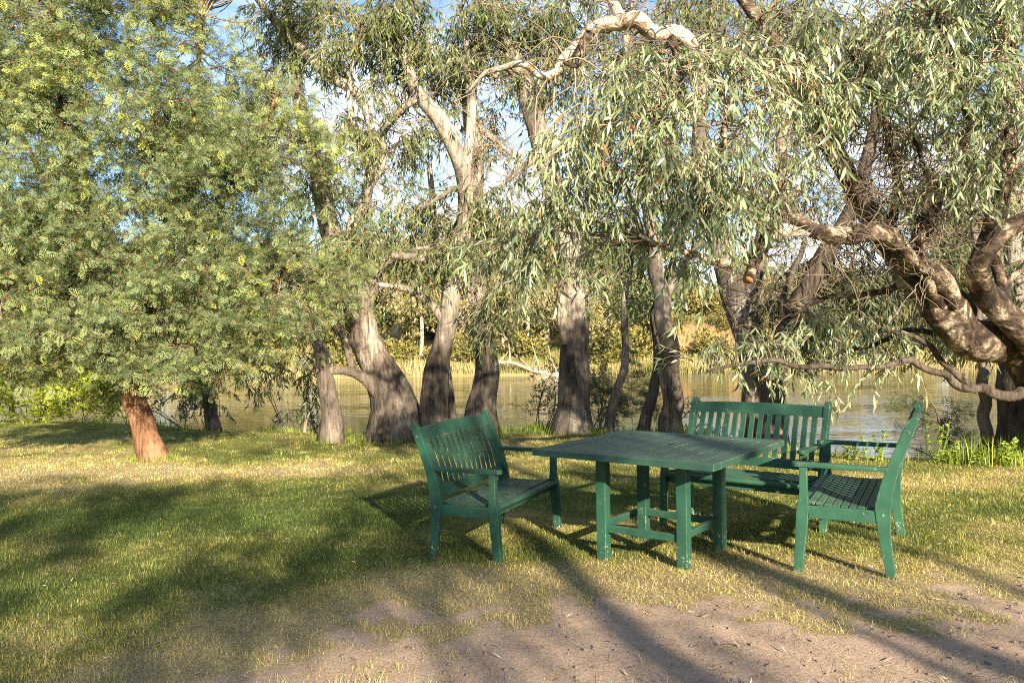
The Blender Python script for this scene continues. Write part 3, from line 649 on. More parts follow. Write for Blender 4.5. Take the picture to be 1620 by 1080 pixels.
def make_bench(label, x, y, yaw, W, m, nslat, rise=.0):
    root = empty('garden_bench', (x, y, gz(x, y)), yaw); tag(root, label, 'bench', 'green slatted garden benches round the table')
    D, HB, HA, HS = .445, .94, .635, .40
    hx = .0225
    yb = lambda z: np.interp(z, [0, .2, .42, .62, .94], [.045, .012, -.002, .045, .172])      # centre line of rear leg
    for s in (-1, 1):
        X = s*(W/2-hx)
        mb = MB(); zs = np.linspace(-.03, .915, 12)
        hw = np.interp(zs, [0, .3, .42, .6, .9], [.026, .036, .045, .036, .030])
        F_ = [(yb(z)-h, z) for z, h in zip(zs, hw)]; K_ = [(yb(z)+h, z) for z, h in zip(zs, hw)]
        ya, za = yb(.915), .915; capp = [(ya+.029*math.cos(t)+.010*math.sin(t), za+.030*math.sin(t)) for t in np.linspace(R(20), R(160), 6)]
        mb.extrude_x(K_+capp+F_[::-1], X-hx, X+hx); mb.build('rear_leg', m, root)
        for zz in (.37, .86):
            bl = MB(); screw(bl, X+s*hx, yb(zz), zz, s); bl.build('bolt', M['paint_worn'], root, 0)
        mb = MB(); zs = np.linspace(-.03, HA-.016, 14)
        yf = lambda z: np.interp(z, [0, .22, .38, .44, .62], [-D-.030, -D-.012, -D, -D+.004, -D+.004]); hw = np.interp(zs, [0, .3, .39, .44, .62], [.027, .035, .036, .024, .023])
        mb.extrude_x([(yf(z)+h, z) for z, h in zip(zs, hw)] + [(yf(z)-h if z < .39 or z > .43 else yf(z)-h, z) for z, h in zip(zs[::-1], hw[::-1])], X-hx, X+hx); mb.build('front_leg', m, root)
        mb = MB(); pr = []
        y0, y1 = -D-.058, yb(HA)-.020
        e = 9
        for t in np.linspace(0, math.pi, e): pr.append((X-.031*math.cos(t), y0+.022-.030*math.sin(t)))
        pr += [(X+.024, y1), (X-.024, y1)]
        n0 = len(mb.v); mb.extrude_z(pr, HA-.016, HA+.012)
        mb.v = [(a_, b_, c_+.018*((b_+.2)/.28)**2*.35-.004) for a_, b_, c_ in mb.v]
        mb.build('armrest', m, root, .006, 3)
        mb = MB(); mb.box(X-.016*1, X+.016, -D+.034, yb(.36)-.034, .315, .388); mb.build('side_rail', m, root)
    # backrest: curved top rail, lower rail, slats
    mb = MB(); xi = W/2-2*hx+.006; N = 17
    xs = np.linspace(-xi, xi, N); up = lambda x_: rise*(1-(x_/xi)**2)
    for part in ('top',):
        prev = []
        n0 = len(mb.v)
        for x_ in xs:
            zt = .905+up(x_); zb = .825+up(x_)*.45
            for (zz, dy) in ((zb, -.016), (zt, -.016), (zt, .016), (zb, .016)): mb.v.append((x_, yb(zz)+dy-.002, zz))
        for i in range(N-1):
            a_ = n0+4*i
            for j in range(4): mb.f.append((a_+j, a_+(j+1) % 4, a_+4+(j+1) % 4, a_+4+j))
        mb.f += [(n0, n0+1, n0+2, n0+3), (n0+4*(N-1)+3, n0+4*(N-1)+2, n0+4*(N-1)+1, n0+4*(N-1))]
    mb.hexa([(-xi, yb(.43)-.016, .43), (xi, yb(.43)-.016, .43), (xi, yb(.43)+.016, .43), (-xi, yb(.43)+.016, .43), (-xi, yb(.50)-.016, .50), (xi, yb(.50)-.016, .50), (xi, yb(.50)+.016, .50), (-xi, yb(.50)+.016, .50)])
    pitch_ = 2*(xi-.03)/(nslat+.15)
    for k in range(nslat):
        xc = (k-(nslat-1)/2)*pitch_; zs = np.linspace(.49, .835+up(xc)*.4, 7)
        mb.sweep([(xc, yb(z)-.004, z) for z in zs], [(pitch_*.30, .0065)]*7)
    mb.build('backrest', m, root, .003)
    # seat: slats along the width on curved bearers, rounded front slat
    mb = MB(); zc = lambda y_: HS - .012 + .020*((y_+.20)/.25)**2
    ns = 8; ys = np.linspace(-D+.045, -.075, ns)
    for y_ in ys:
        z = zc(y_); sl_ = math.atan(2*.020*(y_+.20)/.25**2); h = .0205
        mb.sweep([(0, y_-h*math.cos(sl_), z-h*math.sin(sl_)), (0, y_+h*math.cos(sl_), z+h*math.sin(sl_))], [(W/2-.048, .0085)]*2)
    fr = [(-D-.020+.024*math.cos(t), HS-.017+.018*math.sin(t)) for t in np.linspace(R(80), R(280), 9)] + [(-D+.020, HS-.034), (-D+.020, HS+.001)]
    mb.extrude_x(fr, -W/2+2*hx+.002, W/2-2*hx-.002)
    for xc in (-.22, .22): mb.box(xc-.015, xc+.015, -D+.03, -.06, HS-.075, HS-.0265)
    mb.box(-W/2+.046, W/2-.046, yb(.38)-.013, yb(.38)+.013, HS-.075, HS-.012)
    mb.box(-W/2+.046, W/2-.046, -D+.0225, -D+.0385, HS-.085, HS-.03)
    mb.build('seat', m, root, .003)
    return root
make_bench('green slatted bench facing right, at the left of the table', -.314, 6.27, R(65.3), 1.147, M['paint'], 13, .022)
make_bench('green bench seen end-on with chipped worn legs, right of the table', 2.411, 5.276, R(-118), 1.151, M['paint_worn'], 13, .022)
make_bench('green bench behind the table, water showing through its back slats', 1.889, 6.506, R(-36.8), 1.13, M['paint_worn'], 14, .012)
# table
tx, ty, tyaw = 1.008, 5.603, R(-36.3)
tb = empty('garden_table', (tx, ty, gz(tx, ty)), tyaw); tag(tb, 'square green planked wooden table with four thick legs and a ring of stretchers', 'table')
S1, S2, HT, LB = 1.272, 1.257, .745, .584
mb = MB(); fw = .115; t0 = HT-.042
a1, a2 = S1/2, S2/2
mb.box(-a1, a1, -a2, -a2+fw, t0, HT); mb.box(-a1, a1, a2-fw, a2, t0, HT)
mb.box(-a1, -a1+fw, -a2+fw+.003, a2-fw-.003, t0, HT-.001); mb.box(a1-fw, a1, -a2+fw+.003, a2-fw-.003, t0, HT-.001)
npl = 8; x0 = -a1+fw+.005; pw = (2*(a1-fw)-.010)/npl
for k in range(npl):
    xa, xb = x0+k*pw+.0025, x0+(k+1)*pw-.0025; ya, yb_ = -a2+fw+.004, a2-fw-.004; zt = HT-.002-.0015*random.random()
    mb.box(xa, xb, ya, yb_, t0+.008, zt)
mb.box(-a1+.02, a1-.02, -a2+.02, a2-.02, t0+.002, t0+.0075)
mb.build('tabletop', M['paint_top'], tb, .003)
mb = MB(); n0 = 24; mb.extrude_z([(.05+.022*math.cos(t), .05+.022*math.sin(t)) for t in np.linspace(0, 6.283, 21)[:-1]], HT-.003, HT+.0012); mb.build('parasol_hole_disc', M['hole'], tb, 0)  # dark disc laid on the top; the hole's shade is its colour
mb = MB(); h = LB/2-.02
for s in (-1, 1):
    mb.box(-h, h, s*h-.012, s*h+.012, t0-.060, t0-.002)
    mb.box(s*h-.012, s*h+.012, -h+.014, h-.014, t0-.060, t0-.002)
mb.build('apron', M['paint'], tb)
for sx_ in (-1, 1):
    mb = MB(); mb.box(sx_*.47-.03, sx_*.47+.03, -.45, .45, t0-.022, t0+.001); mb.build('underside_batten', M['paint'], tb)
    for sy_ in (-1, 1):
        cx, cy_ = sx_*LB/2, sy_*LB/2; mb = MB()
        mb.box(cx-.036, cx+.036, cy_-.036, cy_+.036, -.03, t0-.001); mb.build('leg', M['paint'], tb, .005)
for s in (-1, 1):
    mb = MB(); mb.box(-LB/2+.035, LB/2-.035, s*LB/2-.018, s*LB/2+.018, .175, .222); mb.build('stretcher', M['paint'], tb)
    mb = MB(); mb.box(s*LB/2-.018, s*LB/2+.018, -LB/2+.035, LB/2-.035, .195, .240); mb.build('stretcher', M['paint'], tb)

# ------------------------------------------------------------------ trees
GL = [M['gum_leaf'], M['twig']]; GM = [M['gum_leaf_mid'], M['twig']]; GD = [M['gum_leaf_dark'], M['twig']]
# the wattle on the left
wb = [B(*b) for b in [(40, 170, 11.6, 90, 90, 170), (200, 260, 11.6, 90, 80, 130), (330, 330, 11.9, 80, 70, 80), (20, 60, 11.6, 80, 80, 140), (80, 300, 11.2, 70, 60, 90), (330, 230, 11.8, 70, 60, 80), (60, 90, 12, 150, 120, 375), (190, 50, 12.3, 150, 110, 361), (320, 110, 12.2, 150, 120, 375), (110, 250, 11.6, 160, 120, 405), (260, 250, 11.8, 150, 120, 391), (400, 210, 12.4, 110, 120, 285),
      (50, 410, 11.4, 140, 120, 345), (200, 400, 11.4, 150, 100, 361), (340, 370, 11.8, 130, 110, 315), (450, 320, 12.4, 100, 120, 255), (130, 520, 11.4, 150, 70, 285), (280, 520, 11.4, 130, 70, 270), (400, 490, 11.9, 110, 75, 225), (490, 430, 12.4, 85, 85, 180),
      (10, 540, 11.2, 110, 55, 165), (330, -70, 12.4, 180, 90, 255), (110, -80, 12.4, 200, 120, 285), (-90, 180, 12, 140, 260, 331), (-70, 480, 11.6, 110, 110, 165), (360, 585, 12.2, 60, 32, 54), (210, 575, 11.2, 70, 30, 67), (80, 560, 11.5, 90, 40, 90)]]
make_tree('wattle_tree', 'feathery grey-green wattle on a leaning red-brown trunk, standing on the lawn at left',
    [[(243, 722, 12.2, 41), (228, 680, 12.2, 37), (212, 635, 12.2, 35), (198, 590, 12.2, 31), (175, 500, 12.1, 24), (140, 380, 12, 18), (110, 260, 12, 12), (90, 130, 12, 8), (80, 0, 12, 8)],
     [(200, 600, 12.2, 24), (225, 540, 12.2, 18), (260, 430, 12.2, 14), (290, 300, 12.3, 10), (310, 160, 12.3, 7), (320, 20, 12.3, 6)],
     [(206, 610, 12.1, 18), (270, 560, 12.1, 14), (360, 500, 12.2, 10), (450, 440, 12.3, 7)],
     [(185, 540, 12.1, 18), (120, 490, 11.8, 13), (40, 450, 11.6, 10), (-50, 400, 11.6, 6)],
     [(255, 440, 12.2, 12), (330, 350, 12.2, 10), (400, 250, 12.4, 8), (440, 150, 12.4, 5)],
     [(145, 390, 12, 14), (80, 300, 11.9, 10), (20, 180, 12.4, 5), (-30, 80, 12.6, 4)]],
    M['wattle_bark'], wb, WAT, [M['wattle_leaf'], M['wattle_bark']], seed=21, tilt=.45, smin=.7, smax=1.35, link=.16, hi=.13, zref=(3.0, 6.5), twig=.008, clumps=11, spread=.33, maxlink=2.2, bmat=M['twig'], wob=.1, tint=(0, .08))

# river gums along the edge of the bank
GUM = 'river red gums along the edge of the bank'
make_tree('river_gum', 'thick pale gum leaning hard to the left, widest trunk on the bank',
    [[(628, 690, 14.2, 92), (618, 645, 14.2, 76), (596, 575, 14.2, 54), (574, 510, 14.2, 48), (558, 450, 14.2, 40), (532, 390, 14.3, 32), (515, 320, 14.4, 30), (490, 230, 14.5, 24), (470, 120, 14.6, 18), (455, 0, 14.6, 12)],
     [(575, 500, 14.2, 22), (592, 462, 14.2, 17), (603, 430, 14.2, 10), (640, 400, 14.1, 7), (680, 390, 14, 5)],
     [(604, 632, 14.1, 20), (576, 598, 14, 19), (548, 586, 13.9, 15), (512, 584, 13.8, 13), (490, 580, 13.7, 13), (470, 566, 13.6, 10)],
     [(562, 594, 14, 12), (545, 540, 14, 12), (525, 485, 14, 9)],
     [(538, 400, 14.3, 22), (560, 350, 14.2, 18), (580, 310, 14.1, 17), (585, 265, 14, 14), (560, 200, 14, 12), (556, 120, 14, 8), (570, 40, 14, 5)],
     [(600, 240, 14, 10), (575, 165, 14.1, 16), (555, 143, 14.1, 17), (500, 102, 14.2, 16), (450, 50, 14.3, 14), (400, -12, 14.3, 11)],
     [(578, 312, 14.1, 10), (605, 260, 14, 10), (610, 210, 13.9, 9), (650, 165, 13.9, 6)]],
    M['gum'], [B(*b) for b in [(600, 80, 14, 100, 70, 100), (520, 50, 14.4, 80, 60, 75), (620, 190, 13.9, 70, 70, 68), (545, 240, 14.2, 60, 70, 56), (620, 330, 14.2, 50, 60, 37), (540, 420, 13.9, 50, 35, 32), (600, 390, 13.9, 60, 35, 37), (470, 130, 14.8, 70, 80, 62), (450, 20, 14.6, 60, 60, 42), (500, 330, 14.6, 60, 60, 45)]],
    GUM_MID, GM, seed=31, group=GUM, twigs=dict(n=60, L=1.0, r=.007), link=.6, twig=.007)
make_tree('river_gum', 'brown-trunked gum that forks at head height, third large trunk from the left on the bank',
    [[(690, 688, 14, 52), (687, 630, 14, 46), (700, 550, 14, 34), (711, 485, 14, 29), (714, 432, 14, 26), (730, 390, 14, 24), (738, 330, 14, 24), (734, 280, 14, 24), (703, 205, 13.8, 27), (662, 152, 13.7, 22), (640, 80, 13.7, 16), (630, -10, 13.7, 11)],
     [(704, 515, 14, 17), (688, 488, 13.9, 14), (668, 470, 13.8, 13), (640, 456, 13.7, 10), (600, 450, 13.6, 7)],
     [(722, 412, 14, 22), (700, 425, 13.8, 18), (660, 408, 13.6, 15), (620, 405, 13.5, 9)],
     [(712, 470, 14, 12), (735, 450, 13.9, 13), (748, 480, 13.8, 10)],
     [(735, 285, 14, 18), (745, 200, 14.1, 16), (742, 110, 14.1, 14), (730, 10, 14.1, 9)],
     [(738, 340, 14, 12), (725, 300, 13.8, 9), (700, 310, 13.7, 6), (670, 330, 13.6, 4)],
     [(665, 155, 13.7, 12), (640, 170, 13.6, 9), (600, 200, 13.5, 6)]],
    M['gum'], [B(*b) for b in [(700, 50, 13.9, 90, 60, 93), (640, 20, 13.8, 70, 50, 50), (770, 110, 14.2, 60, 70, 56), (680, 130, 14.2, 50, 40, 27), (690, 400, 13.6, 50, 30, 32), (660, 350, 14.2, 40, 50, 27), (770, 330, 13.9, 50, 60, 42), (760, 400, 13.9, 50, 30, 22), (640, 440, 13.7, 40, 25, 15)]],
    GUM_MID, GM, seed=32, group=GUM, twigs=dict(n=90, L=1.0, r=.007), link=.6, twig=.007)
make_tree('river_gum', 'slim grey trunk half hidden behind the brown forked gum',
    [[(714, 682, 15.2, 22), (708, 620, 15.2, 20), (704, 560, 15.2, 17), (712, 480, 15.3, 14), (690, 380, 15.3, 11), (680, 260, 15.4, 9)]],
    M['gum'], [B(*b) for b in [(670, 250, 15.4, 40, 50, 15), (700, 400, 15.3, 50, 40, 17)]], GUM_MID, GM, seed=33, group=GUM, link=.5)
make_tree('river_gum', 'straight pale gum with dead twigs hanging beside its trunk, left of the widest straight trunk',
    [[(765, 684, 14.6, 52), (764, 620, 14.6, 41), (762, 520, 14.6, 33), (760, 420, 14.7, 28), (752, 300, 14.8, 26), (746, 170, 14.8, 24), (758, 40, 14.8, 20), (764, -60, 14.8, 16)],
     [(756, 400, 14.7, 16), (790, 392, 14.2, 14), (830, 400, 13.8, 9)],
     [(760, 480, 14.6, 10), (800, 440, 14.2, 8), (850, 420, 13.8, 5)],
     [(747, 190, 14.8, 12), (790, 230, 14.6, 8), (830, 260, 14.4, 5)]],
    M['gum'], [B(*b) for b in [(800, 40, 14.5, 90, 50, 75), (850, 80, 14.6, 60, 60, 42), (790, 190, 15, 36, 60, 30), (800, 330, 14.2, 50, 50, 32), (830, 480, 13.9, 50, 60, 32), (790, 500, 14, 36, 60, 22)]],
    GUM_MID, GM, seed=34, group=GUM, twigs=dict(n=150, L=1.3, r=.006, droop=-.3, mat=M['pale_wood'], zmin=1.6), link=.5)
make_tree('river_gum', 'widest straight gum trunk in the middle, leaning left high above the table',
    [[(902, 690, 14, 62), (903, 640, 14, 50), (908, 560, 14, 46), (912, 490, 14, 45), (906, 430, 14.1, 38), (884, 320, 14.2, 35), (856, 222, 14.3, 33), (822, 130, 14.3, 29), (794, 40, 14.3, 24), (775, -50, 14.3, 20)],
     [(893, 545, 13.9, 18), (888, 490, 13.9, 16), (890, 440, 14, 12)],
     [(900, 420, 14.1, 20), (930, 340, 14.3, 17), (960, 220, 14.4, 14), (985, 100, 14.5, 10), (1000, 0, 14.5, 7)],
     [(860, 240, 14.3, 14), (810, 280, 14.2, 7), (790, 300, 14.1, 5)]],
    M['gum'], [B(*b) for b in [(960, 90, 14.2, 100, 60, 87), (900, 30, 14.3, 80, 50, 62), (1040, 40, 14.5, 90, 60, 62), (1000, 200, 14.6, 90, 80, 68), (880, 170, 14.8, 50, 50, 25), (930, 400, 14.4, 60, 60, 37)]],
    GUM_MID, GM, seed=35, group=GUM, twigs=dict(n=80, L=1.0), link=.55)
make_tree('river_gum', 'thin crooked pinkish trunk beside a dark shrub, right of the widest straight gum',
    [[(963, 686, 13.6, 17), (972, 630, 13.6, 14), (990, 570, 13.6, 12), (987, 500, 13.7, 11), (998, 400, 13.8, 9), (1010, 280, 13.9, 6)]],
    M['gum'], [B(*b) for b in [(990, 430, 13.8, 50, 60, 27), (1010, 330, 13.9, 50, 60, 25)]], GUM_MID, GM, seed=36, group=GUM, link=.5, nseg=10)
make_tree('river_gum', 'slender dark trunk tilting right, between the thin crooked trunk and the smooth grey one',
    [[(1018, 690, 13.4, 19), (1030, 630, 13.4, 17), (1042, 560, 13.4, 15), (1036, 490, 13.5, 13), (1070, 400, 13.6, 10), (1100, 280, 13.7, 7)]],
    M['gum_dark'], [B(*b) for b in [(1080, 380, 13.6, 50, 60, 25)]], GUM_MID, GM, seed=37, group=GUM, link=.5, nseg=10)
make_tree('river_gum', 'smooth grey gum with one dark side, standing just left of the bench behind the table',
    [[(1064, 694, 12.8, 36), (1063, 640, 12.8, 32), (1058, 560, 12.8, 31), (1048, 490, 12.8, 28), (1036, 420, 12.9, 24), (1028, 330, 13, 21), (1005, 200, 13.1, 16), (990, 60, 13.2, 12)],
     [(1046, 480, 12.8, 15), (1075, 430, 12.9, 13), (1110, 380, 13, 10)]],
    M['gum'], [B(*b) for b in [(1030, 110, 13.2, 80, 60, 50), (1000, 330, 13, 60, 70, 37)]], GUM_MID, GM, seed=38, group=GUM, link=.5)
make_tree('river_gum', 'grey leaning gum that forks in a wide V behind the bench back',
    [[(1212, 700, 11.6, 64), (1204, 610, 11.7, 54), (1186, 525, 11.8, 48), (1160, 455, 11.9, 44), (1136, 385, 12, 36), (1115, 300, 12.1, 30), (1105, 200, 12.2, 24), (1120, 80, 12.3, 18), (1130, -30, 12.3, 13)],
     [(1178, 490, 11.8, 30), (1196, 430, 11.8, 28), (1210, 360, 11.9, 24), (1235, 260, 12, 19), (1230, 140, 12.1, 14), (1210, 20, 12.2, 9)],
     [(1170, 520, 11.7, 5), (1145, 470, 11.4, 5), (1160, 430, 11.3, 3)]],
    M['gum'], [B(*b) for b in [(1150, 30, 12.4, 110, 60, 75), (1250, 70, 12.4, 90, 70, 62), (1330, 30, 12.6, 100, 60, 68), (1300, 190, 12.6, 70, 70, 50), (1290, 330, 12.4, 60, 60, 37)]],
    GUM_MID, GM, seed=39, group=GUM, twigs=dict(n=110, L=1.0), link=.5)
make_tree('river_gum', 'dark-based gum behind the right half of the bench back, bending to the right',
    [[(1224, 730, 10.6, 44), (1224, 640, 10.6, 37), (1232, 560, 10.7, 34), (1262, 480, 10.8, 32), (1302, 410, 10.9, 30), (1340, 345, 11, 26), (1375, 240, 11.2, 20), (1390, 120, 11.4, 14), (1400, 10, 11.5, 9)],
     [(1245, 520, 10.7, 14), (1240, 470, 10.7, 11), (1275, 380, 10.8, 8)]],
    M['gum_dark'], [B(*b) for b in [(1280, 450, 11, 70, 60, 57), (1340, 500, 11, 60, 50, 45), (1250, 520, 10.6, 50, 40, 27), (1390, 420, 11.2, 60, 60, 45), (1420, 180, 11.5, 70, 70, 50), (1450, 500, 11.4, 60, 60, 42), (1500, 330, 11.6, 60, 80, 45), (1440, 60, 11.6, 90, 60, 55)]],
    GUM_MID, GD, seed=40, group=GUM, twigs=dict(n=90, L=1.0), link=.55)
make_tree('river_gum', 'short snapped gum trunk with a broken top, leftmost trunk on the bank',
    [[(524, 694, 13.8, 38), (522, 650, 13.8, 31), (518, 605, 13.8, 27), (508, 565, 13.8, 20), (500, 520, 13.9, 12), (495, 460, 14, 7)]],
    M['gum'], [B(*b) for b in [(500, 500, 13.9, 50, 50, 27), (470, 560, 13.8, 40, 25, 12)]], GUM_MID, GM, seed=41, group=GUM, link=.5)
make_tree('river_gum', 'small grey trunk leaning left at the water edge behind the wattle',
    [[(338, 664, 17.5, 22), (328, 630, 17.5, 18), (320, 590, 17.5, 14), (310, 520, 17.6, 11), (300, 400, 17.7, 8)]],
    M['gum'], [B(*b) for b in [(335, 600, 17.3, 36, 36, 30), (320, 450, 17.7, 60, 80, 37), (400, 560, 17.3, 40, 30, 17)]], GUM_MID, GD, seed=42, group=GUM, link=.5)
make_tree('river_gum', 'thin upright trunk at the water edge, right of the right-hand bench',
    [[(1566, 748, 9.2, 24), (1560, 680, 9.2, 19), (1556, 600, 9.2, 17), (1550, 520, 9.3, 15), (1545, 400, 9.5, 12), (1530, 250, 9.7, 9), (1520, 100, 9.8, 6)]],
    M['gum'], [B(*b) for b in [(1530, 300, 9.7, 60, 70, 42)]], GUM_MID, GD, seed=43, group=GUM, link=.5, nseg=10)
make_tree('river_gum', 'tall grey trunk at the right edge of the view behind the spreading gum',
    [[(1618, 740, 12.5, 46), (1612, 600, 12.5, 40), (1608, 450, 12.6, 36), (1600, 300, 12.7, 30), (1585, 150, 12.8, 24), (1580, 0, 12.8, 18), (1575, -90, 12.8, 14)]],
    M['gum'], [B(*b) for b in [(1560, 30, 12.8, 100, 70, 62), (1640, 200, 12.8, 70, 110, 55), (1480, 20, 12.9, 80, 60, 45)]], GUM_MID, GM, seed=44, group=GUM, link=.5)
# the big spreading gum on the right
kb = [B(*b) for b in [(1055, 140, 6.2, 75, 45, 23), (985, 180, 6.3, 60, 45, 20), (925, 235, 6.4, 65, 50, 22), (1010, 265, 6.2, 70, 55, 28), (1085, 235, 6.1, 60, 60, 27), (1145, 250, 6.3, 50, 60, 20), (1100, 330, 6.2, 50, 40, 17), (1165, 330, 6.4, 45, 45, 12), (880, 300, 6.6, 55, 45, 18), (860, 370, 6.8, 50, 32, 12), (1060, 400, 6.5, 36, 30, 8), (1200, 255, 6.5, 50, 55, 15), (1125, 130, 6.3, 80, 40, 20), (865, 265, 6.7, 40, 40, 7), (1225, 165, 6.6, 55, 50, 17), (820, 345, 6.9, 36, 34, 7), (890, 430, 6.8, 36, 18, 4), (980, 115, 6.6, 50, 36, 11), (1270, 120, 6.8, 50, 50, 15), (1170, 70, 6.7, 70, 36, 11), (1060, 75, 6.6, 60, 26, 6), (1265, 225, 6.9, 45, 40, 10), (1000, 100, 7.2, 90, 50, 13), (800, 410, 7.1, 40, 26, 5), (1220, 60, 7.2, 60, 40, 10),
      (1320, 85, 7.1, 75, 60, 32), (1425, 85, 7, 80, 60, 36), (1530, 85, 6.6, 80, 80, 44), (1590, 200, 6.6, 60, 90, 38), (1490, 190, 7.4, 55, 50, 16), (1290, 165, 6.9, 50, 35, 11), (1570, 340, 7.8, 50, 40, 10), (1590, 0, 6.7, 85, 50, 30), (1370, 0, 7.2, 90, 45, 22), (1480, 0, 7.2, 80, 45, 22), (1250, 20, 7.2, 60, 30, 8), (1440, 250, 7.4, 40, 30, 7),
      (1185, 535, 8.3, 65, 28, 16), (1120, 555, 8.5, 40, 22, 7), (1255, 570, 8.2, 45, 32, 10), (1420, 580, 8, 26, 30, 5), (1370, 510, 8.2, 50, 32, 7), (1480, 530, 8.4, 50, 32, 9), (1300, 510, 8.4, 50, 32, 9), (1560, 530, 8.2, 40, 36, 6)]]
make_tree('spreading_gum', 'big mottled gum at right whose heavy limbs reach left over the benches',
    [[(1765, 770, 8.7, 130), (1750, 710, 8.7, 118), (1715, 640, 8.6, 100), (1615, 562, 8.2, 72), (1515, 506, 7.9, 56), (1445, 435, 7.8, 46), (1402, 378, 7.7, 38), (1352, 300, 7.7, 34), (1312, 222, 7.6, 27), (1262, 120, 7.5, 24), (1200, 40, 7.4, 19), (1150, -30, 7.3, 15)],
     [(1710, 630, 8.5, 72), (1612, 525, 7.9, 46), (1545, 440, 7.5, 35), (1552, 395, 7.4, 32), (1630, 350, 7.3, 27), (1700, 310, 7.2, 22)],
     [(1530, 500, 7.85, 36), (1478, 430, 7.5, 33), (1440, 404, 7.3, 31), (1380, 378, 7.1, 29), (1305, 366, 6.9, 26), (1250, 346, 6.8, 27), (1222, 335, 6.75, 20)],
     dict(bark=M['gum_sunlit'], p=[(1290, 362, 6.9, 24), (1236, 366, 6.8, 24), (1198, 396, 6.7, 22), (1150, 412, 6.65, 17), (1105, 408, 6.6, 13), (1060, 395, 6.5, 9), (1010, 370, 6.4, 6)]),
     dict(p=[(1222, 362, 6.8, 24), (1200, 398, 6.62, 22), (1188, 424, 6.5, 18), (1181, 441, 6.44, 17)], cap=M['cut']),
     dict(bark=M['gum_dark'], p=[(1720, 650, 8.6, 30), (1610, 622, 8.3, 18), (1540, 616, 8.2, 14), (1490, 590, 8.1, 11), (1430, 572, 8, 10), (1370, 582, 8, 8), (1300, 580, 7.9, 9), (1200, 572, 7.9, 7), (1120, 586, 8, 4)]),
     dict(bark=M['gum_dark'], p=[(1560, 535, 8.1, 14), (1500, 530, 8.3, 12), (1440, 522, 8.4, 9), (1380, 545, 8.5, 7), (1320, 560, 8.6, 4)]),
     dict(bark=M['gum_dark'], p=[(1545, 618, 8.2, 11), (1500, 580, 8.1, 9), (1460, 540, 8, 8), (1400, 520, 7.9, 5)]),
     dict(bark=M['gum_sunlit'], p=[(1265, 130, 7.5, 20), (1190, 115, 7.0, 21), (1120, 92, 6.6, 22), (1062, 58, 6.45, 24), (990, 34, 6.4, 25), (935, 48, 6.5, 20), (895, 92, 6.6, 15), (872, 118, 6.65, 15), (820, 105, 6.75, 11), (770, 118, 6.9, 8), (735, 150, 7.1, 5)]),
     dict(bark=M['gum_sunlit'], p=[(985, 36, 6.4, 20), (970, 8, 6.4, 17), (955, -40, 6.4, 14)]),
     [(935, 50, 6.5, 15), (918, 80, 6.4, 13), (915, 105, 6.35, 10), (890, 100, 6.3, 6)],
     [(1060, 58, 6.45, 15), (1075, 120, 6.3, 11), (1060, 200, 6.2, 8), (1020, 280, 6.2, 6)],
     [(1120, 92, 6.6, 14), (1150, 180, 6.4, 10), (1130, 280, 6.2, 7)],
     [(1440, 425, 7.8, 34), (1475, 330, 7.5, 26), (1530, 240, 7.3, 21), (1515, 130, 7.1, 15), (1480, 20, 7, 10)],
     [(1556, 400, 7.4, 30), (1590, 280, 7.1, 24), (1605, 150, 6.9, 19), (1585, 30, 6.8, 13), (1560, -60, 6.8, 9)],
     [(1425, 415, 7.8, 30), (1370, 330, 7.5, 24), (1320, 255, 7.3, 17), (1285, 215, 7.2, 11)],
     [(1480, 470, 7.8, 20), (1560, 470, 8.0, 15), (1600, 440, 8.1, 11), (1640, 400, 8.2, 8)],
     [(1500, 490, 7.8, 18), (1470, 455, 7.5, 15), (1455, 380, 7.3, 12), (1470, 300, 7.2, 9), (1440, 210, 7.1, 6)],
     [(1600, 540, 8.0, 22), (1585, 450, 7.9, 18), (1560, 330, 7.8, 14), (1575, 220, 7.7, 9)],
     [(1400, 380, 7.7, 18), (1420, 300, 7.5, 14), (1400, 200, 7.3, 11), (1350, 90, 7.2, 7)],
     [(1260, 345, 6.8, 12), (1215, 320, 6.6, 9), (1150, 330, 6.4, 7), (1080, 340, 6.3, 5)],
     [(1450, 440, 7.8, 14), (1380, 465, 8, 10), (1310, 470, 8.1, 7), (1250, 500, 8.2, 5)]],
    M['gum_near'], kb, GUM_NEAR, GL, seed=45, rough=.2, nseg=16, twigs=dict(n=260, L=.8, r=.0065, droop=-.03, zmin=2.0, near=[(1330, 270, 7.5, .9, 85), (1420, 330, 7.6, .8, 70), (1250, 330, 6.9, .7, 50), (1530, 330, 7.3, .8, 60), (1180, 110, 6.9, .8, 70), (1500, 220, 7.2, .6, 60)]), link=.55, twig=.0055, tint=(.06, .13), maxlink=1.3, smin=.65, smax=1.3, clumps=12, wob=.55)
make_tree('old_gum', 'dark rough fissured trunk at the right edge, under the spreading limbs',
    [[(1606, 752, 9.6, 74), (1602, 690, 9.6, 62), (1608, 610, 9.6, 58), (1630, 540, 9.7, 48), (1660, 440, 9.8, 38)]], M['gum_dark'], [B(1660, 430, 9.8, 60, 60, 16)], GUM_MID, GD, seed=46, link=.3, rough=.16)

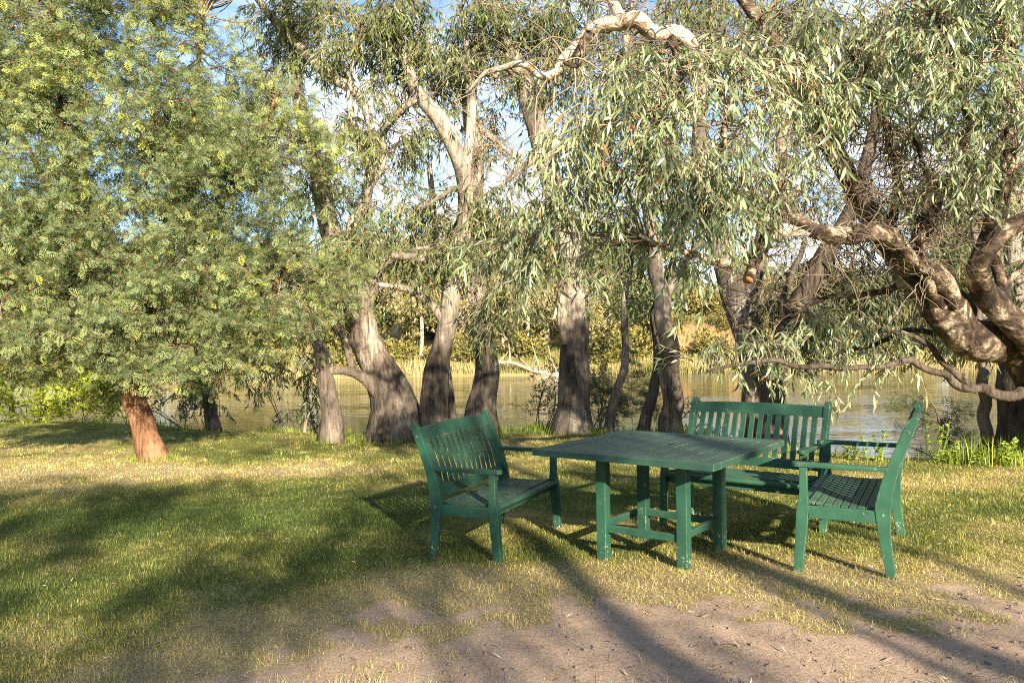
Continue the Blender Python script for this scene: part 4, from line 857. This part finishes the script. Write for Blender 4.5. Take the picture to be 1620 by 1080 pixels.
# ------------------------------------------------------------------ shrubs, saplings, weeds
def shrub(name, label, u, v, d, blobs, sprays, mats, seed, stems=5, group=None, cat='shrub', srad=.012, **kw):
    b = at(u, v, d); z = gz(b[0], b[1]); root = empty(name, (b[0], b[1], z)); tag(root, label, cat, group)
    q = np.random.default_rng(seed); g = Geo(); sk = []
    for k in range(stems):
        c, r, n = blobs[q.integers(0, len(blobs))]; top = np.asarray(c)+q.normal(0, .5, 3)*np.asarray(r)
        b0 = np.array([b[0]+q.normal(0, .06), b[1]+q.normal(0, .06), z-.05]); m1 = b0+(top-b0)*.5+q.normal(0, .06, 3)
        P, _ = tube(g, [b0, m1, top], [srad, srad*.7, srad*.35], 6, 0, .08, seed=seed+k, step=.1); sk.append(P)
    g.build('stem', [mats[1]], root, origin=root.location, smooth=True)
    crown(root, blobs, sprays, mats, sk, seed+9, link=kw.pop('link', .35), maxlink=1.0, twig=.004, name='foliage', **kw)
    return root
LM = [M['lime_leaf'], M['twig']]
for k, (u, v, d, bl, lab) in enumerate([(40, 662, 20.5, [(10, 625, 19.6, 60, 42, 120), (75, 618, 19.8, 50, 44, 100)], 'bright lime green bush at the left edge of the lawn'),
        (130, 662, 20.3, [(122, 628, 19.6, 45, 38, 90), (165, 626, 19.8, 40, 36, 70)], 'bright lime green bush between the left edge bush and the wattle trunk'),
        (200, 662, 20, [(195, 628, 20.2, 40, 32, 46)], 'small lime green bush directly behind the wattle trunk')]):
    shrub('lime_bush', lab, u, v, d, [B(*x) for x in bl], BUSH, LM, 600+k, group='bright bushes along the left edge of the lawn', tint=(.08, .12), smin=1.0, smax=1.7)
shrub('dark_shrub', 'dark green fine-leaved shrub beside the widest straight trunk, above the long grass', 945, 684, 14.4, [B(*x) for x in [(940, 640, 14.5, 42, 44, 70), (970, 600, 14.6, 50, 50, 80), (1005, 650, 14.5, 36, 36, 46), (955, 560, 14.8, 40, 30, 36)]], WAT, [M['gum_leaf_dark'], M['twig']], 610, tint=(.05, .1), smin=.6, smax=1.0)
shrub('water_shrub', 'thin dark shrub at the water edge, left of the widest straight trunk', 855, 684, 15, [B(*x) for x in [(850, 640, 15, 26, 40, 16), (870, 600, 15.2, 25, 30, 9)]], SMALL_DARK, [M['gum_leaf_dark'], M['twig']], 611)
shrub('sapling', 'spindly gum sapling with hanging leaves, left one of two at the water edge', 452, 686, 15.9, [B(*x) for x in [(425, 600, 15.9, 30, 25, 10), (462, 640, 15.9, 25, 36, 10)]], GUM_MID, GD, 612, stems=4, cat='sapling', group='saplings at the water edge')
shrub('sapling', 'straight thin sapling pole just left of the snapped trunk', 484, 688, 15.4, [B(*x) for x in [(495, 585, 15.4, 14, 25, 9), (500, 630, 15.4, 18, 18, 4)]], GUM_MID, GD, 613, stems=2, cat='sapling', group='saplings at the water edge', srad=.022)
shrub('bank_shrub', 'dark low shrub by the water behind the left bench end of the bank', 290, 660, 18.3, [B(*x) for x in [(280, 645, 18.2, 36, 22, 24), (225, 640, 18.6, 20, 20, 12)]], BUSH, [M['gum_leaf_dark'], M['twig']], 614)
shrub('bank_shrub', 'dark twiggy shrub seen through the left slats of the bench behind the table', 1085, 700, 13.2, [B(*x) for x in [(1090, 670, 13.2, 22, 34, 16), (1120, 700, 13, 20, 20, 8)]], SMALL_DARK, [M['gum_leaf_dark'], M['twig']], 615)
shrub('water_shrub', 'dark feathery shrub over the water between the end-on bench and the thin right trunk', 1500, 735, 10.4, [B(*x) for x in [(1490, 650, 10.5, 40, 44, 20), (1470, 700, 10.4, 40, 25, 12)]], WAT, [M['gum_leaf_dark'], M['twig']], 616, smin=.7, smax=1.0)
def weed(label, u, v, d, h, seed):
    b = at(u, v, d); z = gz(b[0], b[1]); root = empty('leafy_weed', (b[0], b[1], z)); tag(root, label, 'weed', 'green weeds on the bank edge'); q = np.random.default_rng(seed)
    st, lf = Geo(), Geo()
    for k in range(4):
        p = np.array([b[0]+q.normal(0, .05), b[1]+q.normal(0, .05), z-.02]); pts = [p]; dd = unit([q.normal(0, .12), q.normal(0, .12), 1])
        for i in range(5): dd = unit(dd+q.normal(0, .08, 3)); pts.append(pts[-1]+dd*h/5*q.uniform(.6, 1.1))
        tube(st, pts, np.linspace(.006, .002, 6), 5, 0, step=.06)
        for i in range(34):
            t = q.random()**.8*4.99; j = int(t); pp = pts[j]+(pts[j+1]-pts[j])*(t-j); leaf(lf, pp, np.append(q.normal(0, 1, 2), q.normal(.1, .4)), q.uniform(.03, .085)*(1.2-t*.12), q.uniform(.012, .03), q, True, np.clip(q.normal(.55, .2), 0, 1))
    st.build('stem', [M['tuft']], root, origin=root.location); lf.build('leaves', [M['tuft']], root, origin=root.location)
for k, a_ in enumerate([('tall seeding weed at the water edge just left of the end-on bench back', 1385, 732, 9.3, .48), ('low leafy weed left of the tall seeding one', 1345, 728, 9.5, .26), ('broad leafy weed at the water edge right of the end-on bench back', 1482, 738, 9.0, .55), ('lower leafy weed beside the broad one', 1510, 742, 8.9, .3), ('fresh green weed sprouting at the foot of the dark right trunk', 1600, 752, 8.7, .34), ('small leafy weed near the foot of the thin right trunk', 1545, 742, 8.8, .24)]):
    weed(*a_, 700+k)
g = Geo(); q = np.random.default_rng(64)
for (bx, by, br_) in FEET:
    n = 190; a_ = q.uniform(0, 6.28, n); rr = br_*1.05+np.abs(q.normal(0, .13, n)); x = bx+np.cos(a_)*rr; y = by+np.sin(a_)*rr
    ti = np.clip(q.normal(.55, .25, n), 0, 1); g.add(*blades(x, y, q.uniform(.04, .17, n), q.uniform(.006, .011, n), np.clip(q.normal(.4, .2, n), .05, .9), ti, True, q)[:2], 0, None); g.t[-1] = np.repeat(ti, 5)
tf = g.build('tuft_grass', [M['tuft']]); tf['kind'] = 'stuff'
# burnt stump beside the leaning gum
sb = at(596, 690, 13.7); sr = empty('stump', (sb[0], sb[1], gz(sb[0], sb[1]))); tag(sr, 'small blackened stump with jagged top at the foot of the leaning gum', 'stump')
g = Geo(); z0 = gz(sb[0], sb[1])
tube(g, [sb*[1, 1, 0]+[0, 0, z0-.1], sb*[1, 1, 0]+[.01, 0, z0+.06], sb*[1, 1, 0]+[0, 0, z0+.13]], [.11, .10, .075], 10, 0, .25, seed=3, step=.05)
for k in range(4):
    c = sb*[1, 1, 0]+[.07*math.cos(k*1.6), .05*math.sin(k*1.6), z0+.1]; tube(g, [c, c+np.array([.01, 0, .07+.04*(k % 2)])], [.03, .008], 5, 0, .1, seed=k, step=.05)
g.build('trunk', [M['hole']], sr, origin=sr.location, smooth=True)
# ------------------------------------------------------------------ far bank
def far_tree_mesh(seed, h, mats, sprays, spread=.33, dens=1.0, bark=None):
    q = np.random.default_rng(seed); root = empty('far_gum', (0, 0, 0)); g = Geo(); sk = []
    P, _ = tube(g, [np.array([0, 0, -.3]), np.array([q.normal(0, .15), 0, h*.25]), np.array([q.normal(0, .4), q.normal(0, .3), h*.55]), np.array([q.normal(0, .5), q.normal(0, .4), h*.85])], [h*.022, h*.018, h*.011, h*.004], 7, 0, .1, seed=seed); sk.append(P)
    for k in range(5):
        b = P[int(len(P)*q.uniform(.3, .75))]; a_ = q.uniform(0, 6.28); e = b+np.array([math.cos(a_)*h*spread*.8, math.sin(a_)*h*spread*.8, h*q.uniform(.12, .3)])
        Q, _ = tube(g, [b, (b+e)/2+q.normal(0, .25, 3), e], [h*.009, h*.006, h*.003], 6, 0, .1, seed=seed+k); sk.append(Q)
    g.build('trunk', [bark or M['pale_wood']], root, smooth=True)
    bl = []
    for k in range(9):
        s = sk[q.integers(0, len(sk))]; c = s[q.integers(len(s)//2, len(s))]+q.normal(0, h*.06, 3); rr = h*q.uniform(.10, .18)
        bl.append((c, (rr*1.3, rr*1.3, rr*.9), int(40*dens)))
    crown(root, bl, sprays, mats, sk, seed+3, link=0, tint=(0, .16), smin=.6, smax=1.15, clumps=6)
    return root
def copy_tree(o, parent=None):
    c = o.copy(); COL.objects.link(c); c.parent = parent
    for ch in list(o.children): copy_tree(ch, c)
    return c
FL = [M['far_leaf'], M['pale_wood']]
protos = [far_tree_mesh(800, 11, FL, GUM_FAR), far_tree_mesh(810, 13, FL, GUM_FAR, .28), far_tree_mesh(820, 9, FL, GUM_FAR, .36, .8), far_tree_mesh(830, 12, [M['gum_leaf_mid'], M['pale_wood']], GUM_FAR, .3)]
used = set(); q = np.random.default_rng(88)
def place(proto, x, y, s, name=None):
    o = proto if id(proto) not in used else copy_tree(proto); used.add(id(proto))
    o.location = (x, y, gz(x, y)-.05); o.scale = (s, s, s*q.uniform(.92, 1.1)); o.rotation_euler = (0, 0, q.uniform(0, 6.28)); return o
xs = [-50, -44, -39, -33, -28, -24, -13.5, -10.5, -8, -5.5, -3, -.5, 2, 4.5, 7, 9.5, 25.5, 29, 33, 37, 42.5, 47, 52, 57]
for k, x in enumerate(xs):
    y = 68+q.uniform(0, 12); o = place(protos[k % 4], x+q.uniform(-.8, .8), y, q.uniform(.5, .62) if 20 < x < 40 else q.uniform(.75, 1.12))
    tag(o, 'loose-crowned sunlit gum standing in the row on the far river bank', 'tree', 'sunlit gums along the far bank')
for k, x in enumerate([-50, -45, -41, -36, -31, -26, -22, -18, -14, -11, -8, -5, -2, 1, 4, 7, 10, 26, 30, 34, 39, 44, 50]):
    o = place(protos[(3, 1, 3, 0)[k % 4]], x+q.uniform(-.8, .8), q.uniform(80, 94), q.uniform(.7, .8) if 20 < x < 40 else q.uniform(.95, 1.25)); tag(o, 'darker olive gum rising behind the sunlit row on the far bank', 'tree', 'olive gums behind the far bank row')
for k in range(36):
    x = -88+k*5+q.uniform(-2, 2); o = place(protos[k % 4], x, q.uniform(98, 140), q.uniform(.7, 1.0)*(.62 if 12 < x < 50 else 1))
    tag(o, 'distant gum on the rise well behind the far bank', 'tree', 'distant gums on the rise')
for (x, y, sc_) in [(13, 92, .5), (16, 97, .42), (19, 94, .5), (21.5, 99, .45), (10.5, 86, .6), (24, 90, .55), (28, 95, .6)]:
    o = place(protos[int(x) % 4], x, y, sc_); tag(o, 'small far gum on top of the red earth bank', 'tree', 'gums above the red earth bank')
def far_shrub_mesh(seed):
    q_ = np.random.default_rng(seed); root = empty('far_shrub', (0, 0, 0)); g = Geo(); sk = []
    for k in range(5):
        t = np.array([q_.normal(0, .7), q_.normal(0, .7), q_.uniform(.8, 1.6)]); P, _ = tube(g, [np.array([0, 0, -.1]), t*.5+q_.normal(0, .1, 3), t], [.05, .035, .015], 5, 0, 0, seed=k); sk.append(P)
    g.build('stem', [M['twig']], root)
    crown(root, [(np.array([q_.normal(0, .6), q_.normal(0, .6), q_.uniform(.6, 1.3)]), (.9, .9, .7), 34) for k in range(4)], BUSH_FAR, [M['far_shrub'], M['twig']], sk, seed, link=0, name='foliage', tint=(0, .15))
    return root
fs = [far_shrub_mesh(900), far_shrub_mesh(910), far_shrub_mesh(920)]
for k in range(34):
    x = -52+k*3.2+q.uniform(-1.6, 1.6)
    if 12 < x < 22 and q.random() < .6: continue
    o = place(fs[k % 3], x, 63.8+10*q.random()**1.6, q.uniform(.45, 1.25)); tag(o, 'yellow-green rounded shrub among the reeds on the far river bank', 'shrub', 'shrubs along the far bank')
for k in range(20):
    o = place(fs[k % 3], -42+k*4.4+q.uniform(-1.5, 1.5), q.uniform(77, 92), q.uniform(.9, 1.7)); tag(o, 'dull green bush on the slope behind the far bank reeds', 'shrub', 'bushes on the slope behind the reeds')
for (x, y, sc_) in [(12.5, 71, .7), (14.6, 72.5, .5), (18.2, 71.5, .55), (21, 72.5, .7), (16.5, 69.5, .45), (20, 68.5, .5)]:
    o = place(fs[int(x) % 3], x, y, sc_); tag(o, 'low scrubby bush on the slope of the red earth bank', 'shrub', 'bushes on the red earth bank')
# bleached dead tree lying at the far water edge
dc = np.array([1.6, 60.6, WATER]); dr_ = empty('dead_tree', tuple(dc)); tag(dr_, 'bleached leafless fallen tree at the far water edge', 'dead tree'); g = Geo(); qd = np.random.default_rng(5)
P, _ = tube(g, [dc+[-4.5, .6, .5], dc+[-2, .3, 1.0], dc+[0, 0, .35], dc+[2.2, -.4, -.1]], [.05, .10, .16, .18], 7, 0, .1, step=.25)
for k in range(9):
    b = P[qd.integers(0, len(P)-2)]; e = b+np.array([qd.normal(0, .9), qd.normal(0, .4), qd.uniform(.7, 2.4)]); tube(g, [b, (b+e)/2+qd.normal(0, .2, 3), e], [.07, .05, .02], 5, 0, .1, step=.25)
g.build('trunk', [M['pale_wood']], dr_, origin=dr_.location, smooth=True)

# ------------------------------------------------------------------ trees behind the viewer (out of view, added and shaped to shade the lawn)
TS = 1/math.tan(SUN_EL)
def shade(xg, yg, y0, rx, ry, n):
    """a foliage mass of a tree standing in row y0 whose shadow lies round xg, yg"""
    t = (yg-y0)/math.cos(SUN_AZ); z = t/TS
    return (np.array([xg+t*math.sin(SUN_AZ), y0, z]), (rx, 1.0, max(.25, ry*math.cos(SUN_AZ)/TS)), n)
def back_tree(label, x, y, h, r, blobs, seed, forks=()):
    root = empty('shade_gum', (x, y, gz(x, y))); tag(root, label, 'tree'); g = Geo()
    qq = np.random.default_rng(seed); zz = np.linspace(.12, 1, 7)
    P, _ = tube(g, [np.array([x, y, gz(x, y)-.3])] + [np.array([x+qq.normal(0, .16), y+qq.normal(0, .1), h*z_]) for z_ in zz], [r*1.3] + [r*(1.15-.8*z_)*qq.uniform(.75, 1.2) for z_ in zz], 12, 0, .12, seed=seed); sk = [P]
    g.build('trunk', [M['gum']], root, origin=root.location, smooth=True)
    lg = Geo()
    for k, (c, rr, n) in enumerate(blobs):
        b = P[np.argmin(np.abs(P[:, 2]-max(1.8, c[2]-.9)))]; Q, _ = tube(lg, [b, (b+c)/2+[0, 0, .25], c], [r*.2, r*.12, r*.05], 6, 0, .08, seed=seed+k); sk.append(Q)
    lg.build('limb', [M['gum']], root, origin=root.location, smooth=True)
    crown(root, blobs, GUM_MID, GM, sk, seed+5, link=.3, smin=.45, smax=.75, clumps=7)
y0 = -6.0
back_tree('leafy gum added behind the viewer to shade the left foreground', -2.3, y0, 5.6, .13,
    [shade(*s) for s in [(-5.2, 6.6, y0, .8, .8, 90), (-3.3, 9.2, y0, .6, .5, 40), (-2.95, 7.2, y0, .35, .3, 22), (-.1, 4.3, y0, .5, .22, 30), (-2.2, 3.5, y0, 1.0, .25, 60), (-4.3, 7.5, y0, 0.92, 1.27, 173), (-3.7, 5.8, y0, 0.58, 0.68, 98), (-5.6, 9.4, y0, 1.07, 0.68, 131), (-1.25, 7.9, y0, 0.49, 0.58, 72), (-1.0, 6.3, y0, 0.49, 0.68, 91), (-1.95, 5.7, y0, 0.37, 0.39, 44), (-1.8, 4.6, y0, 0.97, 0.39, 131), (-2.8, 4.0, y0, 0.78, 0.39, 91), (-.6, 5.2, y0, 0.43, 0.34, 44), (-1.4, 9.6, y0, 0.58, 0.39, 33)]], 950)
back_tree('tall gum added behind the viewer to dapple the table', 4.3, y0-.3, 6.2, .10,
    [shade(*s) for s in [(1.05, 3.8, y0, .08, .15, 5), (.75, 4.6, y0, .10, .2, 5), (-.8, 8.6, y0, .62, .65, 114), (.35, 8.0, y0, .55, .4, 41), (1.4, 9.4, y0, .7, .4, 27), (.2, 11.4, y0, 1.1, .6, 32), (-3.0, 13.0, y0, 1.4, .5, 32), (-2.2, 17.5, y0, 1.6, .8, 38), (.4, 18.5, y0, 1.6, .9, 40), (2.2, 17, y0, 1.2, .8, 30)]], 960)
back_tree('gum pair added behind the viewer whose trunks stripe the bare soil', 3.75, y0+.1, 6.8, .10, [shade(*s) for s in [(.45, 4.1, y0, .08, .18, 5), (.62, 3.5, y0, .10, .12, 4), (-.05, 5.5, y0, .12, .25, 8), (4.2, 14.5, y0, 1.0, .7, 36)]], 970)
back_tree('thick gum added behind the viewer to the right', 5.25, y0+.2, 7.4, .15, [shade(*s) for s in [(1.85, 4.1, y0, .16, .2, 10), (2.2, 3.6, y0, .18, .12, 8), (1.0, 9.6, y0, .5, .6, 27), (5.0, 17, y0, 1.3, 1.0, 55)]], 980)

back_tree('slender sapling added behind the viewer, left of the gum pair', 3.05, y0-.4, 6.0, .055, [shade(*s) for s in [(-.9, 12.5, y0-.4, .5, .4, 10)]], 990)
back_tree('slender sapling added behind the viewer, right of the gum pair', 4.85, y0+.5, 6.4, .06, [shade(*s) for s in [(.5, 13.5, y0+.5, .5, .4, 10)]], 991)
back_tree('thin leaning gum added farthest right behind the viewer', 6.2, y0-.2, 6.6, .08, [shade(*s) for s in [(2.6, 12.5, y0-.2, .5, .5, 12)]], 992)
